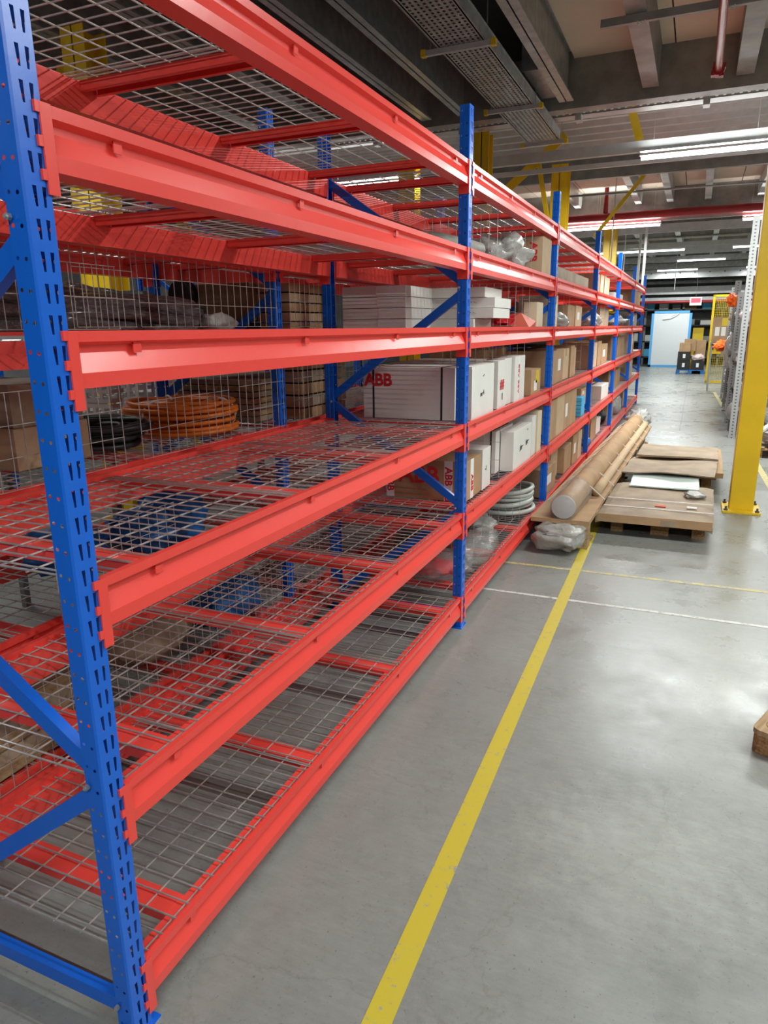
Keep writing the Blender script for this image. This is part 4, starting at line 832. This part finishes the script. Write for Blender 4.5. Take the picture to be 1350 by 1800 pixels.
for a in range(4): cp.box(0.05 * math.cos(a * HP + 0.6) - 0.02, 0.05 * math.cos(a * HP + 0.6) + 0.02, 7.17, 7.25, 0.05 * math.sin(a * HP + 0.6) - 0.02, 0.05 * math.sin(a * HP + 0.6) + 0.02)
obj('coupling', cp, DRED, t)
obj('sprinkler_pipe', M().rod((-2.45, -5, 4.12), (-2.45, 8.0, 4.12), 0.04, 12), DRED, smooth=True, label='dark red pipe running over the racks, seen through the top deck', category='pipe')
# cross tray with red cable and yellow clamps
t = thing('cable_tray', 'narrow slotted cable tray with a red cable crossing the aisle', 'cable tray', (-4, 8.5, 4.2))
mm = M().box(0, 9.5, 0, 0.01, 0.05, 0.11).box(0, 9.5, 0, 0.2, 0, 0.004)
for i in range(118): mm.box(i * 0.08, i * 0.08 + 0.05, -0.0015, 0.012, 0.012, 0.05)
mm.box(0, 9.5, 0, 0.01, 0, 0.012)
obj('tray', mm, LIGHTST, t); obj('red_cable', M().path([(i * 0.5, -0.02, 0.135 + 0.012 * math.sin(i * 1.3)) for i in range(20)], 0.017, 8), CABR, t, smooth=True)
for i in range(18): obj('clip', M().box(0.3 + i * 0.52, 0.335 + i * 0.52, -0.045, 0.0, 0.085, 0.16), STEELW, t)
for x in (0.9, 2.1, 3.55, 4.95, 6.3, 7.7):
    obj('yellow_clamp', M().box(x - 0.06, x + 0.06, -0.06, -0.0, 0.05, 0.17), YELD, t, bevel=0.005); obj('clamp_slot', M().box(x - 0.03, x + 0.03, -0.064, -0.058, 0.09, 0.135), BLACK, t); obj('bracket', M().box(x + 0.02, x + 0.09, -0.05, 0.1, -0.07, 0.05), LIGHTST, t)
# light rail
def rail(label, y, z, x0, x1, h=0.11, m=None, name='light_rail', holes=False):
    t = thing(name, label, 'rail', (x0, y, z)); obj('rail', M().sheet([(0.03, 0), (-0.03, 0), (-0.03, h), (0.03, h)], 0.004, 'x', 0, x1 - x0), m or LIGHTST, t); return t
rail('grey rail carrying the near fluorescent light', 9.66, 3.96, -2.1, 4, 0.13)
rail('thin grey rail behind the near light rail', 10.6, 4.0, -2.3, 4, 0.06)
rail('grey rail carrying the second row of lights', 16.45, 3.96, -3, 4)
rail('grey slotted tray crossing beyond the second lights', 18.6, 3.96, -3, 5, 0.2, name='cable_tray')
rail('grey rail over the third row of lights', 22.3, 3.97, -3, 5, 0.12)
rail('grey tray crossing under the far joists', 24.6, 3.96, -3, 5, 0.25, name='cable_tray')
for k, (y, z, h, m) in enumerate(((27.6, 3.95, 0.2, GALV), (28.8, 4.05, 0.14, LIGHTST), (30.0, 3.9, 0.2, GALV), (31.4, 3.62, 0.34, LIGHTST), (33.0, 3.05, 0.3, LIGHTST), (33.4, 3.5, 0.12, GALVD), (33.0, 2.78, 0.14, LIGHTST))):
    t = rail('long grey girder far down the aisle, %s from the near side' % ('first', 'second', 'third', 'fourth, with bolt holes', 'fifth and heavy', 'sixth', 'lowest')[k], y, z, -3.5, 5.5, h, m, 'far_girder')
    if k == 3:
        for i in range(12): obj('bolt_head', M().rod((0.5 + i * 0.55, -0.034, 0.2), (0.5 + i * 0.55, -0.06, 0.2), 0.03, 6), DARKG, t)
obj('sprinkler_pipe', M().rod((-5, 16.15, 4.08), (6, 16.3, 4.08), 0.085, 16), DRED, smooth=True, label='thick dark red pipe crossing the aisle ceiling', category='pipe')
obj('sprinkler_pipe', M().rod((-0.95, 16.2, 4.1), (-0.95, 16.2, 4.7), 0.05, 12), DRED, smooth=True, label='short red riser above the thick crossing pipe', category='pipe')
obj('sprinkler_pipe', M().rod((-5, 32.6, 2.72), (6, 32.6, 2.72), 0.06, 12), DRED, smooth=True, label='red pipe low over the far end of the aisle', category='pipe')
obj('conduit', M().rod((-1.5, 14.6, 4.3), (4, 14.8, 4.3), 0.02, 8), GALV, smooth=True, label='thin grey conduit crossing below the far beige boards', category='pipe')
# lights
LM = M().box(-0.74, 0.74, -0.035, 0.035, -0.045, 0.0).mesh('diffuser', DIFF); HM = M().box(-0.76, 0.76, -0.04, 0.04, 0, 0.05).mesh('housing', STEELW)
for k, (x, y, z) in enumerate(FITTINGS):
    t = thing('fluorescent_light', 'lit white fluorescent fitting %s' % ('of the near row, left', 'of the near row, right', 'of the side row, third', 'of the side row, farthest right', 'of the side row, nearest the aisle', 'behind the camera, middle', 'behind the camera, nearest the aisle', 'behind the camera, far right',
        'beyond the racks, near', 'beyond the racks, near, farther left', 'beyond the racks, far', 'beyond the racks, far, farther left', 'right of the aisle, near', 'right of the aisle, by the column', 'at the back left', 'above the rack end, left of a pair', 'above the rack end, right of a pair', 'of the second row by the yellow column',
        'of the third row, left of a pair', 'of the third row, right of a pair', 'of the third row, at the right', 'hanging centrally far down the aisle', 'far right', 'far left', 'farthest left', 'over the far board', 'over the far right shelves')[k], 'light', (x, y, z), 0, 'fluorescent lights')
    put('housing', HM, t); put('diffuser', LM, t); [obj('suspension_wire', M().rod((sx, 0, 0.05), (sx, 0, (4.575 if 9 < y < 10 else 4.745 if x < -3.6 else 4.675) - z), 0.003, 4), ZINC, t) for sx in (-0.6, 0.6)]
    ld = bpy.data.lights.new('lamp', 'AREA'); ld.shape = 'RECTANGLE'; ld.size = 1.45; ld.size_y = 0.09; ld.energy = TUBE_POWER * (0.4 if x < -3 else 0.6 if x > 4 else 1.25 if y > 15 else 1.7 if y > 9 else 0.9); ld.color = (0.95, 1.0, 0.97)
    lo = bpy.data.objects.new('lamp', ld); COL.objects.link(lo); lo.parent = t; lo.location = (0, 0, -0.05)
    lu = ld.copy(); lu.energy = TUBE_POWER * 0.16; lu.size_y = 0.02; lp = bpy.data.objects.new('lamp', lu); COL.objects.link(lp); lp.parent = t; lp.location = (0, -0.055 if y < 20 else 0, 0.03); lp.rotation_euler = (math.pi, 0, 0)   # added upward light above the housing, brightens the ceiling
# posts of hangers seen down the aisle
for k, (x, y) in enumerate(((-0.6, 14.7), (-0.75, 19.0), (0.25, 27.6))):
    obj('hanger_rod', M().rod((x, y, 2.6 if k < 2 else 3.0), (x, y, 4.7), 0.012, 6), STEELW, label='thin pale drop rod under the far ceiling, %s' % ('nearest', 'middle', 'farthest')[k], category='rod')
for k, (x, y) in enumerate(((-0.2, 18.2), (-0.5, 20.5))):
    obj('drop_post', M().box(x - 0.03, x + 0.03, y - 0.03, y + 0.03, 2.7, 4.74), STEELW, label='pale square drop post beyond the rack end, %s' % ('near one', 'far one')[k], category='post')

# ================================================================== right side shelving
def gpost(label, x, y, h, wd=0.07):
    t = thing('slotted_post', label, 'post', (x, y, 0), 0, 'grey slotted posts on the right'); mm = M().sheet([(wd * 0.5, -wd / 2), (-wd * 0.5, -wd / 2), (-wd * 0.5, wd / 2), (wd * 0.5, wd / 2)], 0.004, 'z', 0, h)
    obj('post', mm, GRYP, t); hm = M()
    for i in range(int(h / 0.05)): hm.box(-wd * 0.5 - 0.003, -wd * 0.5, -0.012, 0.008, i * 0.05, i * 0.05 + 0.02).box(-0.015, 0.01, -wd / 2 - 0.003, -wd / 2, i * 0.05, i * 0.05 + 0.02)
    obj('slots', hm, DARKG, t, kind='stuff'); return t
gpost('tall slotted grey post right beside the yellow column', 1.80, 11.4, 3.3, 0.09)
gpost('slotted grey post, second behind the yellow column', 1.80, 13.4, 2.3, 0.1); gpost('slotted grey post, third behind the yellow column', 1.82, 15.4, 2.6, 0.11)
gpost('slotted grey post, fourth behind the yellow column', 1.86, 18.3, 2.6, 0.1); gpost('deep slotted grey post at the back of the right shelving', 2.6, 12.2, 2.6)
for k, (z, y0, y1) in enumerate(((0.45, 11.5, 18.6), (1.05, 11.5, 18.6), (1.75, 11.5, 18.6))):
    obj('metal_shelf', M().box(1.84, 2.6, y0, y1, z - 0.03, z), GRYP, label='grey metal shelf on the right, %s level' % ('lowest', 'middle', 'upper')[k], category='shelf')
t = thing('air_tank', 'round grey tank on the lowest right-hand shelf', 'tank', (1.92, 12.3, 0.12)); obj('shell', M().blob((0, 0, 0.2), (0.2, 0.35, 0.2), 0.0, flat=1), GRYP, t, smooth=True); obj('feet', M().box(-0.15, -0.11, -0.1, 0.1, -0.12, 0.1).box(0.11, 0.15, -0.1, 0.1, -0.12, 0.1), DARKG, t)
GR = 'assorted machine parts on the right-hand shelving'
rnd = random.Random(5)
k = 0
WH = ['grey', 'black', 'silver', 'rusty brown', 'white']
for lvl, z in ((0, 0.0), (1, 0.47), (2, 1.07), (3, 1.77)):
    for y in (11.9, 12.6, 13.3, 14.1, 14.9, 15.7, 16.6, 17.6):
        if lvl == 0 and y < 12.7: continue
        ci = rnd.randrange(5); mm_ = (GRYP, BLACK, STEELW, CARDD, FILMW)[ci]; r = (rnd.uniform(0.16, 0.22), rnd.uniform(0.25, 0.33), rnd.uniform(0.14, 0.24)); kk = int((y - 11) * 10)
        t = thing('machine_part', '%s bundled part, %s along the %s of the right shelving' % (WH[ci], ORD[[11.9, 12.6, 13.3, 14.1, 14.9, 15.7, 16.6, 17.6].index(y)] if y < 15 else ('sixth', 'seventh', 'eighth')[[15.7, 16.6, 17.6].index(y)], ('floor', 'lowest shelf', 'middle shelf', 'top shelf')[lvl]), 'part', (2.0, y, z), 0, GR)
        obj('casing', M().blob((0, 0, r[2] * 0.8), r, 0.45, 2.5, kk + lvl, nu=16, nv=10, flat=0.8), mm_, t, smooth=ci in (2, 4)); obj('shaft', M().rod((-0.2, 0, r[2]), (0.2, 0.1, r[2]), 0.03, 8), GALV, t)
t = thing('film_drape', 'long drape of clear film hanging off the middle shelf', 'packaging', (1.78, 14.3, 1.25)); obj('drape', M().blob((0, 0, 0), (0.12, 0.55, 0.35), 0.5, 2.6, 3, flat=1), FILMW, t, smooth=True)
t = thing('orange_vest', 'crumpled orange hi-vis cloth on the shelf end', 'vest', (1.72, 17.3, 1.27)); obj('cloth', M().blob((0, 0, 0), (0.18, 0.3, 0.12), 0.6, 2.6, 4, flat=1), ORV, t, smooth=True)
t = thing('orange_vest', 'small orange hi-vis cloth on the upper shelf', 'vest', (1.72, 14.6, 2.2)); obj('cloth', M().blob((0, 0, 0), (0.1, 0.2, 0.12), 0.6, 2.6, 6, flat=1), ORV, t, smooth=True)
carton(1.52, 1.95, 20.3, 20.9, 1.3, 1.95, CARD, 'brown carton with two white labels and a yellow mark behind the gate', lab=[('f', 0.15, 0.4, 0.25, 0.6, LABEL), ('f', 0.5, 0.75, 0.25, 0.6, LABEL), ('f', 0.5, 0.95, 0.65, 0.95, YELD)])
obj('stand', M().box(1.5, 2.0, 20.2, 21.0, 1.26, 1.295).box(1.52, 1.56, 20.3, 20.34, 0, 1.27).box(1.92, 1.96, 20.9, 20.94, 0, 1.27).box(1.52, 1.56, 20.9, 20.94, 0, 1.27), GRYP, label='grey stand below the labelled carton', category='stand')
pallet('small wooden pallet edge behind the yellow column', 2.0, 9.6, 0.8, 1.2, group=None)
t = thing('machine_part', 'grey metal fittings heaped on the pallet at the right edge', 'part', (2.35, 9.9, 0.146)); obj('casing', M().blob((0, 0, 0.12), (0.3, 0.35, 0.16), 0.5, 3, 9, flat=0.7), GALV, t, smooth=False); obj('pipe', M().rod((-0.3, -0.2, 0.2), (0.2, 0.3, 0.5), 0.035, 10), STEELW, t)
# mesh gate
t = thing('mesh_gate', 'yellow framed mesh gate standing open at the right of the aisle', 'gate', (1.5, 22.9, 0), 0.12); fr = M()
for b_ in ((0, 0.06, 0.03, 2.62), (0.78, 0.84, 0.03, 2.62)): fr.box(b_[0], b_[1], -0.02, 0.02, b_[2], b_[3])
for z in (0.03, 1.28, 2.56): fr.box(0, 0.84, -0.02, 0.02, z, z + 0.06)
obj('frame', fr, YEL, t); ms = M()
for i in range(16): ms.box(0.06 + i * 0.048, 0.066 + i * 0.048, -0.004, 0.004, 0.06, 2.6)
for i in range(50): ms.box(0.06, 0.78, -0.004, 0.004, 0.1 + i * 0.05, 0.106 + i * 0.05)
obj('mesh', ms, YELD, t, kind='stuff'); obj('lock_plate', M().box(0.06, 0.36, -0.03, 0.03, 0.9, 1.3), YEL, t); obj('handle', M().box(0.1, 0.14, -0.07, -0.03, 1.02, 1.22), BLACK, t)

# ================================================================== far end
t = thing('display_board', 'tall pale board with a light blue edge leaning at the aisle end', 'board', (0.1, 32.3, 0))
obj('board', M().box(-0.72, 0.72, -0.02, 0.02, 0.08, 2.27), PANELW, t)
obj('edging', M().box(-0.8, -0.7, -0.035, 0.03, 0, 2.35).box(0.7, 0.8, -0.035, 0.03, 0, 2.35).box(-0.8, 0.8, -0.035, 0.03, 0, 0.09).box(-0.8, 0.8, -0.035, 0.03, 2.25, 2.35), BLUET, t)
sm = M()
for k in range(2): sm.path([(-0.35 + 0.15 * k + i * 0.08, -0.045, 2.0 + 0.02 * (i * 0.55) ** 2 + 0.02 * k) for i in range(7)], 0.022, 5)
obj('white_stroke', sm, LABEL, t)
t = thing('hanging_sign', 'white sign with a red panel hanging at the aisle end', 'sign', (1.0, 28, 2.45)); obj('plate', M().box(-0.2, 0.2, -0.005, 0.005, 0, 0.29), LABEL, t); obj('red_panel', M().box(-0.16, 0.16, -0.009, -0.005, 0.09, 0.25), mat('pink_red_print', (0.8, 0.1, 0.16), 0.5), t)
obj('chain', M().rod((0, 0, 0.29), (0, 0, 2.29), 0.006, 5), GALV, t)
t = thing('blue_pallet', 'blue pallet with black crates near the aisle end', 'pallet', (1.03, 28.0, 0))
obj('deck', M().box(-0.48, 0.48, -0.4, 0.4, 0.12, 0.15), BLUEF, t)
for x in (-0.42, 0, 0.42): obj('foot', M().box(x - 0.06, x + 0.06, -0.4, 0.4, 0, 0.12), BLUEF, t)
for k, (x, z, l) in enumerate(((-0.24, 0.151, 'lower left'), (-0.24, 0.48, 'upper left'), (0.24, 0.151, 'lower right'))):
    carton(1.03 + x - 0.22, 1.03 + x + 0.22, 27.7, 28.3, z, z + 0.32, BLACK, 'black lidded crate on the blue pallet, %s' % l, name='crate', cat='crate', lab=[('f', 0.4, 0.6, 0.3, 0.75, LABEL)], group='black crates on the blue pallet')
carton(0.6, 0.98, 27.75, 28.2, 0.802, 1.12, CARD, 'brown carton on the upper black crate, left'); carton(0.75, 1.15, 28.22, 28.5, 0.802, 1.25, CARD, 'brown carton behind the one on the black crates')
obj('pallet_bag', M().blob((1.25, 27.95, 0.58), (0.22, 0.25, 0.12), 0.4, 3, 3), mat('pink_white_bag', (0.75, 0.6, 0.58), 0.4), smooth=True, label='pale pink plastic bag on the lower right black crate', category='bag')
carton(1.1, 1.5, 28.35, 28.7, 0.0, 1.2, CARD, 'tall brown carton standing behind the black crates')
carton(1.0, 1.38, 29.3, 29.5, 0.0, 1.65, YELD, 'dull yellow cabinet behind the brown cartons', name='cabinet', cat='cabinet', flaps=False)
# dark shelving at the far end
t = thing('dark_shelving', 'dark grey shelving filled with goods across the far end', 'rack', (0.5, 35, 0))
for x in (-3.2, -1.6, 0, 1.6, 3.2): obj('post', M().box(x - 0.05, x + 0.05, -0.5, -0.4, 0, 3.0), MIDG, t)
for z in (0.3, 1.0, 1.7, 2.4): obj('shelf', M().box(-3.2, 3.2, -0.5, 0.5, z, z + 0.06), DARKG, t)
obj('back_sheet', M().box(-3.2, 3.2, 0.5, 0.52, 0, 3.0), DARKG, t)
rnd = random.Random(12); kk = 0
for z in (0.36, 1.06, 1.76, 2.46):
    x = -3.0; no = 0
    while x < 2.9:
        wd = rnd.uniform(0.25, 0.5); h = rnd.uniform(0.15, 0.45); m = rnd.choice([CARDD, DARKG, WHITEC, CYAN, BLACK, MIDG, FILMW]); kk += 1; no += 1; slot = ('1st 2nd 3rd 4th 5th 6th 7th 8th 9th 10th 11th 12th 13th 14th 15th 16th 17th 18th'.split())[no - 1] + ' from left'
        carton(0.5 + x, 0.5 + x + wd, 34.6, 35.2, z + 0.001, z + h, m, '%s box on the %s far shelf, %s' % ({CARDD: 'dark brown', DARKG: 'dark grey', WHITEC: 'white', CYAN: 'cyan', BLACK: 'black', MIDG: 'mid grey', FILMW: 'film-wrapped'}[m], {0.36: 'lowest', 1.06: 'second', 1.76: 'third', 2.46: 'top'}[z], slot), name='goods_box', group='goods on the far shelving', flaps=False); x += wd + rnd.uniform(0.03, 0.25)
